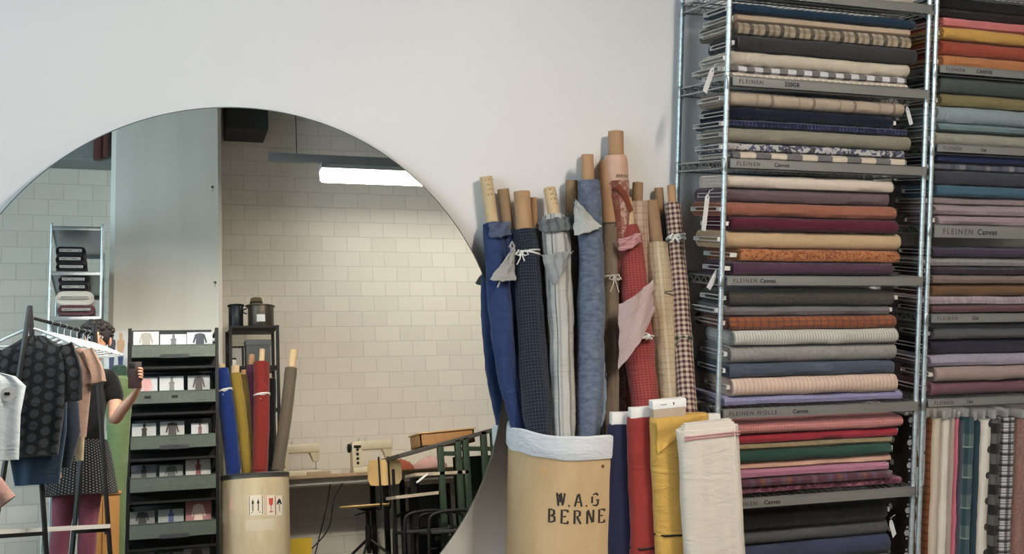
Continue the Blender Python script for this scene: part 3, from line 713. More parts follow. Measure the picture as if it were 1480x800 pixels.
# ------------------------------------------------------------------ long fabric rolls
GR = 'long fabric rolls standing in and behind the fibre drum'
def spline(pts, n):
    P = [Vector(p) for p in pts]; out = []
    P = [P[0]*2-P[1]]+P+[P[-1]*2-P[-2]]
    for i in range(1, len(P)-2):
        for k in range(n):
            t = k/n; a, b, c_, d = P[i-1], P[i], P[i+1], P[i+2]
            out.append(.5*((2*b)+(-a+c_)*t+(2*a-5*b+4*c_-d)*t*t+(-a+3*b-3*c_+d)*t**3))
    out.append(P[-2]); return out
def roll_cloth(m, pts, radii, seed, wr=.003, n=40, open_top=True, tr=.02):
    """pts/radii from bottom to top"""
    k = 7; P = spline(pts, k)
    rr = []
    for i in range(len(radii)-1):
        for q in range(k): t = q/k; t = t*t*(3-2*t); rr.append(radii[i]*(1-t)+radii[i+1]*t)
    rr.append(radii[-1])
    # resample
    L = [0]
    for a, b in zip(P[:-1], P[1:]): L.append(L[-1]+(b-a).length)
    N = max(10, int(L[-1]/.02)); Q = []; RR = []; us = []
    for i in range(N+1):
        s = L[-1]*i/N; j = 0
        while j < len(L)-2 and L[j+1] < s: j += 1
        t = (s-L[j])/max(L[j+1]-L[j], 1e-9); Q.append(P[j].lerp(P[j+1], t)); RR.append(rr[j]*(1-t)+rr[j+1]*t); us.append(s)
    R = []
    for i, p in enumerate(Q):
        d = (Q[min(i+1, N)]-Q[max(i-1, 0)]).normalized(); x = Vector((1,0,0)); x = (x-d*x.dot(d)).normalized(); y = d.cross(x)
        ring = []
        for j in range(n):
            a = 2*pi*j/n; s = us[i]
            q = RR[i]+wr*nz(cos(a)*1.2+seed, sin(a)*1.2, s*9)+wr*.6*nz(cos(a)*3+seed, sin(a)*3, s*22)+.0022*(j/n)
            ring.append(p+(x*cos(a-1.2)+y*sin(a-1.2))*q)
        R.append(ring)
    # rolled layers at the top end
    top = R[-1]; cen = Q[-1]; d = (Q[-1]-Q[-2]).normalized(); k = 1.0; depth = 0
    while RR[-1]*k > tr+.004:
        k -= .0045/RR[-1]; R.append([cen+(p-cen)*k+d*.003 for p in top]); us.append(us[-1]+.004)
        k -= .002/RR[-1]; R.append([cen+(p-cen)*k-d*.002 for p in top]); us.append(us[-1]+.004)
    R.append([cen+(p-cen)*(tr/RR[-1])-d*.003 for p in top]); us.append(us[-1]+.002)
    m.rings(R, True, True, us)
    return Q, RR
NR = [0]
def tube_core(parent, a, b, r, mat, marks=0):
    """hollow cardboard tube from a (low) to b (top)"""
    d = (b-a); L = d.length; d = d.normalized(); x = Vector((1,0,0)); x = (x-d*x.dot(d)).normalized(); y = d.cross(x)
    M = basis(a, x, y, d); m = MB()
    m.lathe([(r, 0), (r, L-.0008), (r-.0008, L), (r-.0026, L), (r-.0034, L-.001), (r-.0034, L-.10), (.0005, L-.10)], n=28, M=M)
    o = m.build('cardboard_tube', mat, parent)
    if marks:
        q = MB(); rnd = random.Random(marks)
        for row in range(4):
            z = L-.014-row*.0165
            a0 = -2.35
            for k in range(7):
                a0 += .22+.1*rnd.random()
                if rnd.random() < .25: continue
                h = .003+.005*rnd.random(); w = .0011
                for (aa, z0, hh, ww) in ((a0, z, h, w), (a0+.05, z+h*.5, .0013, .003), (a0+.1, z, h*.7, w)):
                    if rnd.random() < .25: continue
                    R_ = r+.0003
                    pts = [(R_*cos(aa), R_*sin(aa)), (R_*cos(aa+ww/r), R_*sin(aa+ww/r))]
                    q.add([(pts[0][0], pts[0][1], z0), (pts[1][0], pts[1][1], z0), (pts[1][0], pts[1][1], z0+hh), (pts[0][0], pts[0][1], z0+hh)], [(0,1,2,3)], None, M)
        if q.v: q.build('handwritten_marks', M_INK, o, smooth=False)
    return o
def tie(parent, cen, d, r, tails=True, mat=None, th=.0032, ang=-1.6, tl=.05):
    x = Vector((1,0,0)); x = (x-d*x.dot(d)).normalized(); y = d.cross(x); m = MB()
    pts = [cen+(x*cos(a)+y*sin(a))*(r+th*.5)+d*.004*sin(a*2) for a in [2*pi*k/30 for k in range(31)]]
    m.tube(pts, th, 6, cap=False)
    pts = [cen+d*.006+(x*cos(a)+y*sin(a))*(r+th*.6)+d*.006*cos(a) for a in [2*pi*k/30 for k in range(31)]]
    m.tube(pts, th*.8, 6, cap=False)
    if tails:
        k = cen+(x*cos(ang)+y*sin(ang))*(r+th*1.5); m.lathe([(.001,-.008),(.007,-.004),(.008,.002),(.001,.008)], k, 10)
        for s_ in (-1, 1):
            m.tube([k, k+x*s_*.012+Vector((0,-.008,.008)), k+x*s_*.022+Vector((0,-.010,-.006)), k+x*s_*.010+Vector((0,-.006,-.01)), k], th*.7, 6)
            m.tube([k, k+x*s_*.006+Vector((0,-.008,-tl*.5)), k+x*s_*.016+Vector((0,-.006,-tl))], th*.6, 6)
    return m.build('tie_string', mat or M_STRING, parent)
def flap(parent, tri, mat, name='loose_flap', bul=.01, th=.002, n=10):
    """triangular or four-cornered piece of cloth lying on the roll: corners in world space"""
    A, B, C_, D = [Vector(p) for p in tri]; g = []
    for i in range(n+1):
        u = i/n; row = []
        for j in range(n+1):
            v = j/n
            p = (A*(1-v)+B*v)*(1-u)+(D*(1-v)+C_*v)*u
            p = p+Vector((0,-1,0))*(bul*sin(pi*v)+.004+.007*nz(u*4+A.x*9, v*4, 2)+.004*sin(u*6+v*9+A.x*20))+Vector((.006*nz(u*6, v*6, A.x*9), 0, .008*nz(u*5+3, v*5, A.x*7)))
            row.append(p)
        g.append(row)
    m = MB(); m.sheet(g, th); return m.build(name, mat, parent)
def roll(label, axis, rad, mat, tube_top, tube_r, tube_mat, marks=0, wr=.003, zb=.03, radb=None):
    """axis: [(px, py, Y)] from the top of the cloth downwards; extended straight down to z = zb"""
    NR[0] += 1
    P = [onY(*a) for a in axis]
    rr = list(rad)
    q = P[-1]; P.append(Vector((q.x, q.y, q.z-.06))); rr.append(rr[-1]); P.append(Vector((q.x, q.y, zb))); rr.append(rr[-1] if radb is None else radb)
    base = Vector((P[-1].x, P[-1].y, zb))
    t = empty('fabric_roll', base, label, 'fabric roll', GR)
    m = MB(); P2 = [p-base for p in P][::-1]; r2 = rr[::-1]
    Q, RR = roll_cloth(m, P2, r2, NR[0]*1.7, wr, tr=tube_r)
    m.build('fabric', mat, t)
    top = onY(*tube_top)-base; a = Q[-1]-(top-Q[-1]).normalized()*.02
    tube_core(t, a, top, tube_r, tube_mat, marks)
    return t, Q, RR, base
def at_px(Q, base, y):
    """point and direction on the axis where its height matches picture row y"""
    best = min(range(len(Q)), key=lambda i: abs(proj_y(Q[i]+base)-y))
    i = best; return Q[i], (Q[min(i+1, len(Q)-1)]-Q[max(i-1, 0)]).normalized(), i
def proj_y(p): c_ = CM @ (p-EYE); return CY+FPX*c_.y/c_.z
CL = dict(
 denim=c('dark blue linen', (44,62,112), [('marl',(60,80,134),.5,60)], crease=.8),
 navy2=c('blue linen behind', (52,66,104), crease=.8),
 dark=c('black blue check linen', (30,34,44), [('u',(64,76,98),.7,.0105,.2),('v',(64,76,98),.7,.0105,.2)]),
 stripe=c('striped linen', (214,210,200), [('v',(120,126,134),.75,.062,.16,.1),('v',(52,62,88),.8,.124,.035,.35),('v',(168,168,166),.7,.062,.12,.55),('marl',(196,190,180),.4,150,.2)], crease=.9),
 greyb=c('blue grey linen', (90,104,126), [('marl',(146,158,176),.7,70,.4),('u',(84,98,120),.25,.006,.4)], crease=.9),
 khaki=c('khaki linen', (142,124,102)),
 terra=c('terracotta print', (176,112,92), [('blot',(214,176,156),.9,48,.52,1.5),('v',(130,62,44),.8,.11,.22,.2)]),
 redl=c('brick pink linen', (164,54,50), [('u',(196,110,106),.4,.0085,.3),('v',(190,104,100),.4,.012,.3)], crease=.9),
 creaml=c('cream check linen', (216,190,152), [('u',(186,156,120),.6,.022,.12),('v',(186,156,120),.5,.016,.15),('v',(238,220,190),.5,.03,.3,.4)], crease=.8),
 gmar=c('maroon gingham linen', (226,200,176), [('u',(110,58,62),.62,.018,.5),('v',(110,58,62),.62,.018,.5),('uv',(62,26,34),.8,.018,.5,.018,.5)]),
 gblk=c('black gingham linen', (216,206,176), [('u',(70,62,52),.62,.022,.5),('v',(70,62,52),.62,.022,.5),('uv',(30,26,24),.85,.022,.5,.022,.5)]),
 beige=c('beige check linen behind', (214,184,160), [('u',(170,120,96),.5,.024,.15),('v',(170,120,96),.5,.024,.2)]),
 white=c('pale linen lining', (206,204,196), crease=.9), pinkw=c('pale pink lining', (214,186,180), [('marl',(190,130,128),.35,140)], crease=.9),
 scarf=c('grey beige gauze', (188,182,174), crease=.9), dull=c('dull grey cloth', (120,116,112)))
# --- behind, tubes first
t, Q, RR, b_ = roll('tall roll in rust printed cloth, highest one behind the drum, widest cardboard cap', [(891,262,3.355),(900,420,3.33),(912,560,3.30)], [.042,.04,.038], CL['terra'], (890,190,3.375), .0265, M_TUBE, wr=.003)
top = Q[-1]; d = (Q[-1]-Q[-3]).normalized(); m = MB(); x = Vector((1,0,0)); x = (x-d*x.dot(d)).normalized(); y = d.cross(x)
m.lathe([(.0415,-.01),(.042,.055),(.0405,.075),(.036,.088),(.030,.09)], n=30, M=basis(top, x, y, d), cap=False); m.build('inner_wrap', plain('beige paper wrap', (206,166,142), .5, var=.12, nscale=30), t)
m = MB(); m.tube([top+Vector((-.02,-.043,-.015)), top+Vector((.012,-.047,-.05)), top+Vector((.036,-.036,-.10))], .012, 10); m.build('rolled_edge', c('rust roll edge', (150,72,48)), t)
text_mesh('printed_letters', 'AWAI', .017, M_INKSOFT, t, basis(top+Vector((-.022,-.0425,.012)), Vector((1,0,0)), Vector((0,0,1)), Vector((0,-1,0))))
roll('roll with plain tube showing high behind the blue-grey one, dull cloth hidden', [(850,300,3.385),(858,640,3.28)], [.03,.03], CL['dull'], (849,223,3.39), .0205, M_TUBE, zb=.04)
roll('hidden roll, short dull tube left of the tall plain tube', [(826,310,3.385),(820,640,3.33)], [.026,.026], CL['dull'], (826,260,3.385), .0205, M_TUBE2, zb=.04)
roll('narrow blue roll half hidden behind the leaning dark blue one', [(735,334,3.375),(752,500,3.30),(772,640,3.24)], [.028,.028,.022], CL['navy2'], (727,273,3.385), .0195, M_TUBE2, zb=.03, radb=.02)
roll('thinnest roll with a short tube tip right of the black check one', [(773,330,3.38),(792,620,3.30)], [.024,.022], CL['dull'], (771,285,3.385), .0115, M_TUBE, zb=.03)
roll('beige check roll behind the red and cream rolls', [(921,292,3.365),(934,560,3.31)], [.035,.035], CL['beige'], (922,264,3.375), .0185, M_TUBE2)
roll('brown tube roll between the cream and maroon check rolls at the back', [(955,312,3.385),(972,560,3.345)], [.022,.022], CL['dull'], (952,271,3.39), .0155, M_TUBE2)
# --- khaki, denim, stripe, dark, blue (in the drum)
t, Q, RR, b_ = roll('khaki brown roll with thick plain tube and knotted cord beside the blue-grey one', [(881,326,3.335),(883,450,3.275),(884,640,3.205)], [.026,.026,.024], CL['khaki'], (877,233,3.37), .0265, M_TUBE, zb=.03, radb=.022)
p, d, i = at_px(Q, b_, 400); tie(t, p, d, RR[i]+.001, True, plain('beige cord', (200,190,176), .9), .0035, tl=.05)
m = MB(); m.lathe([(.0275,-.006),(.028,.0),(.0275,.012)], n=24, M=basis(Q[-1], x, y, d), cap=False); m.build('dark_band', plain('dark band', (64,60,58), .8), t)
t, Q, RR, b_ = roll('blue-grey linen roll with a pale folded corner near its top', [(850,262,3.31),(854,330,3.29),(855,450,3.23),(853,560,3.165),(850,640,3.125)], [.036,.040,.044,.043,.038], CL['greyb'], (849,226,3.325), .0205, M_TUBE, wr=.005, zb=.03, radb=.035)
F = lambda px, py, Y: onY(px, py, Y)
def W2(t): return t.matrix_basis.inverted()
def flapw(t, quad, mat, **kw):
    o = flap(t, [Vector(q)-t.location for q in quad], mat, **kw); return o
flapw(t, [F(829,292,3.262), F(830,288,3.262), F(869,328,3.235), F(829,340,3.245)], CL['white'], bul=.016)
flapw(t, [F(872,520,3.178), F(876,545,3.17), F(874,600,3.15), F(862,632,3.13)], c('light blue lining', (150,166,190)), bul=.004)
t, Q, RR, b_ = roll('cream and grey striped linen roll with loosely gathered top', [(801,312,3.325),(805,360,3.30),(810,450,3.235),(813,560,3.16),(815,640,3.115)], [.036,.046,.038,.037,.036], CL['stripe'], (794,272,3.36), .0205, M_TUBEP, marks=5, wr=.0065, zb=.03, radb=.032)
flapw(t, [F(781,368,3.262), F(827,362,3.262), F(818,384,3.24), F(797,412,3.225)], c('grey stripe underside', (172,172,170), [('v',(140,144,150),.7,.03,.3)]), bul=.02)
flapw(t, [F(776,318,3.30), F(826,312,3.30), F(828,332,3.278), F(779,334,3.28)], c('grey frayed selvedge', (120,124,126), [('v',(80,84,92),.7,.03,.35)]), bul=.016)
t, Q, RR, b_ = roll('black and blue check roll with a thick brown tube and white string', [(758,333,3.325),(762,370,3.305),(768,480,3.235),(776,580,3.16),(781,640,3.12)], [.037,.039,.043,.047,.036], CL['dark'], (754,277,3.35), .0275, M_TUBE, wr=.004, zb=.03, radb=.03)
p, d, i = at_px(Q, b_, 366); tie(t, p, d, RR[i]+.001, True, None, .0034, ang=-2.35, tl=.04)
t, Q, RR, b_ = roll('dark blue linen roll leaning out over the mirror, foremost left in the drum', [(712,324,3.375),(716,370,3.345),(724,450,3.295),(734,540,3.24),(754,640,3.20)], [.028,.036,.040,.030,.020], CL['denim'], (702,255,3.385), .0205, M_TUBEP, marks=9, wr=.006, zb=.03, radb=.02)
flapw(t, [F(706,322,3.345), F(736,320,3.345), F(738,340,3.33), F(706,342,3.335)], c('frayed blue selvedge', (92,104,132), crease=.9), bul=.012)
g = flapw(t, [F(738,362,3.28), F(742,358,3.28), F(744,405,3.26), F(707,404,3.27)], CL['scarf'], bul=.012, name='tied_scarf')
m = MB(); k = F(741,361,3.27)-t.location; m.lathe([(.001,-.010),(.008,-.004),(.008,.004),(.001,.010)], k, 10)
m.tube([k, k+Vector((-.012,-.006,.012)), k+Vector((-.004,-.004,.026)), k+Vector((.004,-.003,.012)), k], .004, 6)
m.tube([F(725,402,3.262)-t.location, F(719,415,3.26)-t.location], .003, 6)
m.build('scarf_knot', CL['scarf'], g)
# --- right-hand group standing on the floor
t, Q, RR, b_ = roll('brick red linen roll with pink gathered top and pale hanging lining', [(909,326,3.325),(912,350,3.315),(920,450,3.255),(928,540,3.20),(934,600,3.17)], [.028,.040,.047,.048,.046], CL['redl'], (905,286,3.355), .0185, M_TUBEP, wr=.005)
flapw(t, [F(893,345,3.265), F(926,335,3.262), F(926,350,3.262), F(893,362,3.262)], c('pink gathered edge', (214,140,140), [('u',(232,180,176),.6,.01,.5)], crease=1.0), bul=.02)
flapw(t, [F(894,440,3.185), F(942,404,3.185), F(945,450,3.17), F(893,534,3.15)], CL['pinkw'], bul=.022)
flapw(t, [F(925,480,3.162), F(943,484,3.162), F(942,490,3.16), F(925,487,3.16)], M_STRING, bul=.004, name='white_tape')
t, Q, RR, b_ = roll('cream check linen roll with plain brown tube and dark string', [(949,352,3.325),(953,400,3.30),(960,480,3.25),(968,590,3.19)], [.036,.040,.041,.040], CL['creaml'], (942,290,3.355), .0225, M_TUBE2, wr=.005)
p, d, i = at_px(Q, b_, 424); tie(t, p, d, RR[i]-.001, False, plain('dark thread', (70,66,60), .9), .0026)
t, Q, RR, b_ = roll('maroon gingham roll with black gingham lower half, tied with white tape, nearest the metal rack', [(972,294,3.33),(977,345,3.31),(983,420,3.26),(988,500,3.20),(994,590,3.12)], [.026,.027,.029,.030,.030], CL['gmar'], (970,268,3.345), .0145, M_TUBE, wr=.002)
p, d, i = at_px(Q, b_, 345); tie(t, p, d, RR[i]+.001, True, None, .0055, ang=-2.2, tl=.02)
p, d, i = at_px(Q, b_, 486); m = MB(); roll_cloth(m, [Q[0], Q[i//2], Q[i]], [.0325,.0325,.0325], 44, .0015, tr=.029); m.build('lower_fabric', CL['gblk'], t)
# ================================================================== the room seen in the mirror
m_ = mY
def bar(m, a, b, w, h=None):
    a, b = Vector(a), Vector(b); h = h or w; d = (b-a).normalized(); x = d.cross(Vector((0,0,1)))
    x = Vector((1,0,0)) if x.length < .05 else x.normalized(); y = d.cross(x)
    return m.rings([[p+x*sx*w/2+y*sy*h/2 for sx, sy in ((-1,-1),(1,-1),(1,1),(-1,1))] for p in (a, b)])

# ---- magazine rack
RY = -1.2
a = m_(188, 475, RY); b = m_(313, 475, RY); rx0, rx1, rz = a.x, b.x, a.z
rk = empty('magazine_rack', ((rx0+rx1)/2, RY, 0), 'tall black rack with six grey metal trays of booklets, reflected in the mirror', 'magazine rack')
cx = (rx0+rx1)/2; hw = (rx1-rx0)/2
for sx in (-1, 1):
    m = MB(); m.box((sx*hw-.012, -.02, 0), (sx*hw+.012, .02, rz), bev=.002); m.box((sx*hw-.012, -.30, 0), (sx*hw+.012, -.26, rz-.05), bev=.002)
    for k in range(8): m.box((sx*hw-.006, -.27, .08+k*.24), (sx*hw+.006, -.01, .10+k*.24))
    m.build('side_frame', M_BLACK, rk)
M_TRAY = plain('grey green hammered tray', (88,97,88), .5, .4, var=.14, nscale=30)
GM = 'booklets in the magazine rack'
tray_px = [(499, 517), (565, 583), (629, 648), (688, 709), (754, 776), (818, 842)]
mags = [[(193,230,477,(236,236,232),(190,184,176),'top left booklet with a pale print'),(232,270,481,(245,245,244),(120,122,122),'top middle white booklet with a grey sweater print'),(271,308,478,(232,232,236),(66,72,84),'top right booklet with a dark jacket print')],
 [(198,228,544,(200,204,206),(226,170,168),'second tray left booklet with pink band'),(231,266,542,(196,198,196),(120,122,120),'second tray middle grey booklet with sketch'),(272,304,541,(170,172,170),(70,66,62),'second tray right grey booklet with dark picture')],
 [(191,226,611,(176,178,174),(26,26,26),'third tray left booklet with black oval'),(232,267,608,(168,168,162),(54,50,44),'third tray middle booklet with dark framed picture'),(277,302,610,(190,188,190),(110,70,76),'third tray right small booklet, black surround')],
 [(190,226,672,(96,98,98),(30,30,32),'fourth tray left dark grey booklet'),(231,265,672,(128,130,126),(70,70,66),'fourth tray middle grey booklet'),(269,305,662,(186,180,174),(120,60,56),'fourth tray right booklet with red haired figure')],
 [(188,224,739,(120,120,114),(46,44,42),'fifth tray left grey booklet'),(229,266,736,(140,142,138),(52,66,110),'fifth tray middle booklet with blue shape'),(269,306,721,(160,104,100),(214,190,174),'fifth tray right tall reddish picture booklet')],
 [(188,224,800,(120,120,116),(60,60,58),'sixth tray left booklet'),(229,266,799,(120,120,116),(60,60,58),'sixth tray middle booklet'),(266,304,793,(150,148,144),(70,66,64),'sixth tray right booklet')]]
for r_, (y0, y1) in enumerate(tray_px):
    z1, z0 = m_(250, y0, RY).z, m_(250, y1, RY).z
    m = MB(); w = hw-.013; t = .003
    for lo, hi in (((-w, .03, z0), (w, .034, z1)), ((-w, -.16, z0), (w, .034, z0+t)), ((-w, -.163, z0), (w, -.16, z1+.02)), ((-w, -.16, z0), (-w+t, .03, z1)), ((w-t, -.16, z0), (w, .03, z1)), ((-w, .030, z1-.003), (w, .038, z1+.002))): m.box(lo, hi)
    tr = m.build('tray', M_TRAY, rk, smooth=False)
    for k, ux in enumerate((-.62, .02, .66)):
        m = MB(); c0 = ux*w; zz = (z0+z1)/2+.002
        for lo, hi in (((c0-.034, .034, zz-.022), (c0+.034, .037, zz-.019)), ((c0-.034, .034, zz+.019), (c0+.034, .037, zz+.022)), ((c0-.034, .034, zz-.022), (c0-.031, .037, zz+.022)), ((c0+.031, .034, zz-.022), (c0+.034, .037, zz+.022))): m.box(lo, hi)
        m.build('card_holder', plain('tray card holder', (104,112,104), .4, .5), tr, smooth=False)
        if (r_, k) in ((1, 0), (1, 1)): m = MB(); m.box((c0-.02, .034, zz-.009), (c0+.02, .0365, zz+.009)); m.build('card', M_BLACK, tr)
    m = MB(); m.box((-w, -.165, z0-.075), (w, .022, z0-.06)); m.box((-w, -.165, z0-.06), (w, -.160, z0)); m.build('shelf_plate', M_BLACK, rk, smooth=False)
    m = MB(); m.box((-w, -.285, z0-.08), (w, -.28, z1+.16)); m.build('back_panel', plain('dark back panel', (62,64,60), .8), rk, smooth=False)
    if r_ in (0, 2, 4):
        m = MB(); m.box((-.09, .036, z0-.004), (.10, .040, z0+.022)); o = m.build('name_strip', plain('dark name strip', (44,46,52), .6), tr)
    for (x0, x1, yt, colr, ink, lab) in mags[r_]:
        p0, p1 = m_(x0, yt, RY-.03), m_(x1, yt, RY-.03); w_ = p1.x-p0.x; zt_ = p0.z; zb_ = z0+.004
        t = empty('booklet', ((p0.x+p1.x)/2, RY-.06, zb_), 'reflected '+lab+' of the magazine rack', 'booklet', GM)
        t.rotation_euler = (.16, 0, 0); h = (zt_-zb_)*1.01
        m = MB(); m.box((-w_/2, -.006, 0), (w_/2, .004, h), bev=.001); m.build('cover', plain('cover '+lab, colr, .5), t, smooth=False)
        m = MB(); q = h-(z1-zb_); q = max(q, .02)
        rnd = random.Random(x0*7+yt)
        SH = [[(-.5,0),(.5,0),(.46,.62),(.66,.22),(.84,.30),(.56,.92),(.16,1),(-.16,1),(-.56,.92),(-.84,.30),(-.66,.22),(-.46,.62)],
              [(-.9,0),(.9,0),(.9,1),(-.9,1)], [(-.3,0),(.34,0),(.30,.5),(.40,.62),(.18,.74),(.2,.95),(.02,1.1),(-.16,.95),(-.12,.74),(-.36,.6),(-.26,.5)],
              [(-.8,.1),(.2,0),(.8,.2),(.7,.7),(.1,.95),(-.5,.8)]]
        shp = SH[(r_*3+mags[r_].index((x0, x1, yt, colr, ink, lab))*2+(r_ % 2)) % 4]
        hh = min(q*.9, .11); ww = w_*.34
        ring = [(x_*ww, y_*hh) for x_, y_ in shp]
        m.rings([[(x_, yy_, h-q+.004+z_) for x_, z_ in ring] for yy_ in (.0040, .0050)])
        m.build('cover_picture', plain('picture '+lab, ink, .6), t, smooth=False)

# ---- left rack in the mirror (side on) with bolts
LY = -1.3
ax, bx_, tz = m_(75, 322, LY).x, m_(148, 322, LY).x, m_(75, 322, LY).z
t = empty('wire_shelving_rack', ((ax+bx_)/2, LY-.4, 0), 'narrow end of a tall metal rack reflected behind the clothes rail', 'shelving rack')
I = Matrix.Translation((-(ax+bx_)/2, -(LY-.4), 0))
for x in (ax, bx_):
    for y in (LY, LY-.85): q = post(t, x, y, tz); q.data.transform(I)
lsh = [m_(110, y, LY).z for y in (327, 392, 457, 560, 660)]
for z in lsh:
    m = MB(); m.box((ax, LY-.004, z-.028), (bx_, LY+.004, z), bev=.002); m.box((ax, LY-.85, z-.028), (ax+.006, LY, z)); m.box((bx_-.006, LY-.85, z-.028), (bx_, LY, z)); m.box((ax, LY-.854, z-.028), (bx_, LY-.846, z))
    m.box((ax, LY-.85, z-.006), (bx_, LY, z-.003)); q = m.build('shelf', M_WIRE, t); q.data.transform(I)
ctr = [(z, d) for z, d in ()]
def end_bolt(y0, y1, x0, x1, mat, shelfz, label):
    A, B = m_(x0, y1, LY-.01), m_(x1, y0, LY-.01); z0 = max(A.z, shelfz+.002); T = B.z-z0; W = B.x-A.x
    M = basis(Vector((A.x+W, LY-.02, z0)), Vector((0,-1,0)), Vector((-1,0,0)) , Vector((0,0,-1)))
    M = basis(Vector((A.x, LY-.02, z0)), Vector((0,-1,0)), Vector((1,0,0)), Vector((0,0,1)))
    t = fabric_bolt(mat, None, .76, W, T, label, 'bolts on the reflected rack', M=M, bl=.03)
K1 = c('dark end bolt', (34,26,32)); K2 = c('wine end bolt', (112,72,76))
end_bolt(356, 368, 80, 124, K1, 0, 'dark bolt, top of the reflected rack pile'); end_bolt(368, 380, 80, 122, K1, 0, 'dark bolt, middle of the reflected rack upper pile'); end_bolt(380, 391, 80, 126, K1, lsh[1], 'dark bolt, bottom of the reflected rack upper pile')
end_bolt(399, 408, 84, 128, K1, 0, 'dark bolt, top of the reflected rack lower pile'); end_bolt(409, 420, 84, 128, K1, 0, 'dark bolt above the white one on the reflected rack'); end_bolt(420, 440, 80, 136, c('cream end bolt', (226,218,204)), 0, 'thick white bolt on the reflected rack'); end_bolt(440, 455, 82, 138, K2, lsh[2], 'wine coloured bolt under the white one on the reflected rack')

# ---- posters on the pillar
p0, p1 = m_(151, 478, py), m_(184, 546, py)
t = empty('poster', ((p0.x+p1.x)/2, py+.0001, p1.z), 'white poster of two standing figures on the reflected pillar', 'poster')
pw, ph = (p1.x-p0.x), p0.z-p1.z
m = MB(); m.box((-pw/2, 0, 0), (pw/2, .002, ph)); m.build('sheet', plain('white paper', (236,235,232), .6), t, smooth=False)
def figure(x, colr_top, colr_leg, s):
    for nm, prof, cc in (('figure_top', [(.012,.52),(.035,.56),(.045,.72),(.040,.80),(.012,.83),(.020,.86),(.022,.92),(.010,.96)], colr_top), ('figure_legs', [(.030,.10),(.026,.3),(.034,.52)], colr_leg)):
        m = MB(); L_ = [(x-r*s, .0026, z*ph) for r, z in prof]+[(x+r*s, .0026, z*ph) for r, z in prof[::-1]]
        m.add(L_+[(a_, .0021, c_) for a_, _, c_ in L_], [list(range(len(L_)))]+[[len(L_)+i for i in range(len(L_))][::-1]]); m.build(nm, plain('poster ink '+nm+str(colr_top[0]), cc, .6), t, smooth=False)
figure(-pw*.18, (60,62,76), (74,86,120), .62); figure(pw*.20, (222,180,140), (66,82,128), .62)

# ---- green standing roll
gx = m_(172, 560, -.85)
t = empty('fabric_roll', (gx.x, -.85, 0), 'pale green roll with a dark green gathered top, reflected beside the photographer', 'fabric roll')
zt_ = [m_(172, y, -.85).z for y in (528, 543, 549, 560, 590, 625, 700)]
m = MB(); R = []
prof = [(.045, .02), (.05, .3), (.055, zt_[6]), (.070, zt_[5]), (.080, zt_[4]), (.086, zt_[3]), (.080, zt_[2]), (.052, zt_[2]+.016), (.048, zt_[1])]
m.lathe([(r*(1+.02*sin(z*60)), z) for r, z in [(prof[i][0]*(1-k/6)+prof[i+1][0]*k/6, prof[i][1]*(1-k/6)+prof[i+1][1]*k/6) for i in range(len(prof)-1) for k in range(6)]], n=30)
m.build('fabric', c('pale green', (112,136,88)), t)
m = MB(); m.lathe([(.047, zt_[1]-.01), (.051, zt_[1]+.012), (.048, zt_[0]-.012), (.035, zt_[0])], n=24); m.build('gathered_top', c('dark green top', (52,76,60)), t)
# green drape under it
A = m_(157, 615, -.75); 
g = []
for i in range(9):
    u = i/8; z = m_(160, 610, -.7).z*(1-u)+m_(160, 690, -.7).z*u
    xl, xr = m_(150+18*u, 650, -.7).x, m_(178-3*u, 650, -.7).x
    g.append([(xl+(xr-xl)*j/10-gx.x, .15+.012*sin(j*1.6), z) for j in range(11)])
# ---- wooden chest behind the photographer
a, b = m_(120, 712, -.75), m_(178, 712, -.75)
t = empty('wooden_cabinet', ((a.x+b.x)/2, -.75, 0), 'low orange brown wooden cabinet reflected behind the photographer', 'cabinet')
w = (b.x-a.x)/2; M_WOODO = plain('orange brown wood', (176,124,62), .5, var=.12, nscale=7)
m = MB(); m.box((-w, -.0, .04), (w-.02, .04, a.z-.02), bev=.004); m.box((-w-.01, -.01, a.z-.02), (w-.01, .05, a.z), bev=.003); m.box((-w+.03, 0, 0), (w-.05, .03, .04)); m.build('body', M_WOODO, t)
m = MB(); m.box((-w+.015, .038, .07), (-.006, .046, a.z-.04), bev=.002); q = m.build('door', M_WOODO, t)
m = MB(); m.box((.001, .038, .07), (w-.035, .046, a.z-.04), bev=.002); q = m.build('door', M_WOODO, t)
m = MB(); m.lathe([(.006, 0), (.009, .015)], n=12, M=Matrix.Translation((.02, .046, .42)) @ Matrix.Rotation(-pi/2, 4, 'X')); m.build('knob', M_BLACK, q)

# ---- second drum with rolls
D2Y = -1.35
a, b = m_(319, 684, D2Y), m_(417, 684, D2Y); R2_ = (b.x-a.x)/2; D2 = Vector(((a.x+b.x)/2, D2Y, 0)); Z2 = m_(368, 683, D2Y+R2_).z
dr2 = empty('fibre_drum', D2, 'pale fibre drum with packing symbols, reflected beside the magazine rack', 'drum')
m = MB(); m.rings([[(q*cos(2*pi*j/64), q*sin(2*pi*j/64), z) for j in range(64)] for q, z in ((R2_-.004, .002), (R2_, .006), (R2_, Z2-.004), (R2_-.004, Z2), (R2_-.006, Z2-.004), (R2_-.006, .012), (.001, .012))], True, True)
m.build('drum_shell', drum_body_mat('pale fibreboard', (176,158,126), (212,198,170)), dr2)
m = MB(); m.lathe([(R2_+.0004, Z2-.032), (R2_+.003, Z2-.030), (R2_+.003, Z2-.004), (R2_+.0055, Z2), (R2_-.002, Z2+.005), (R2_-.008, Z2)], n=64, cap=False); m.build('metal_rim', plain('grey steel rim', (122,122,118), .35, .8), dr2)
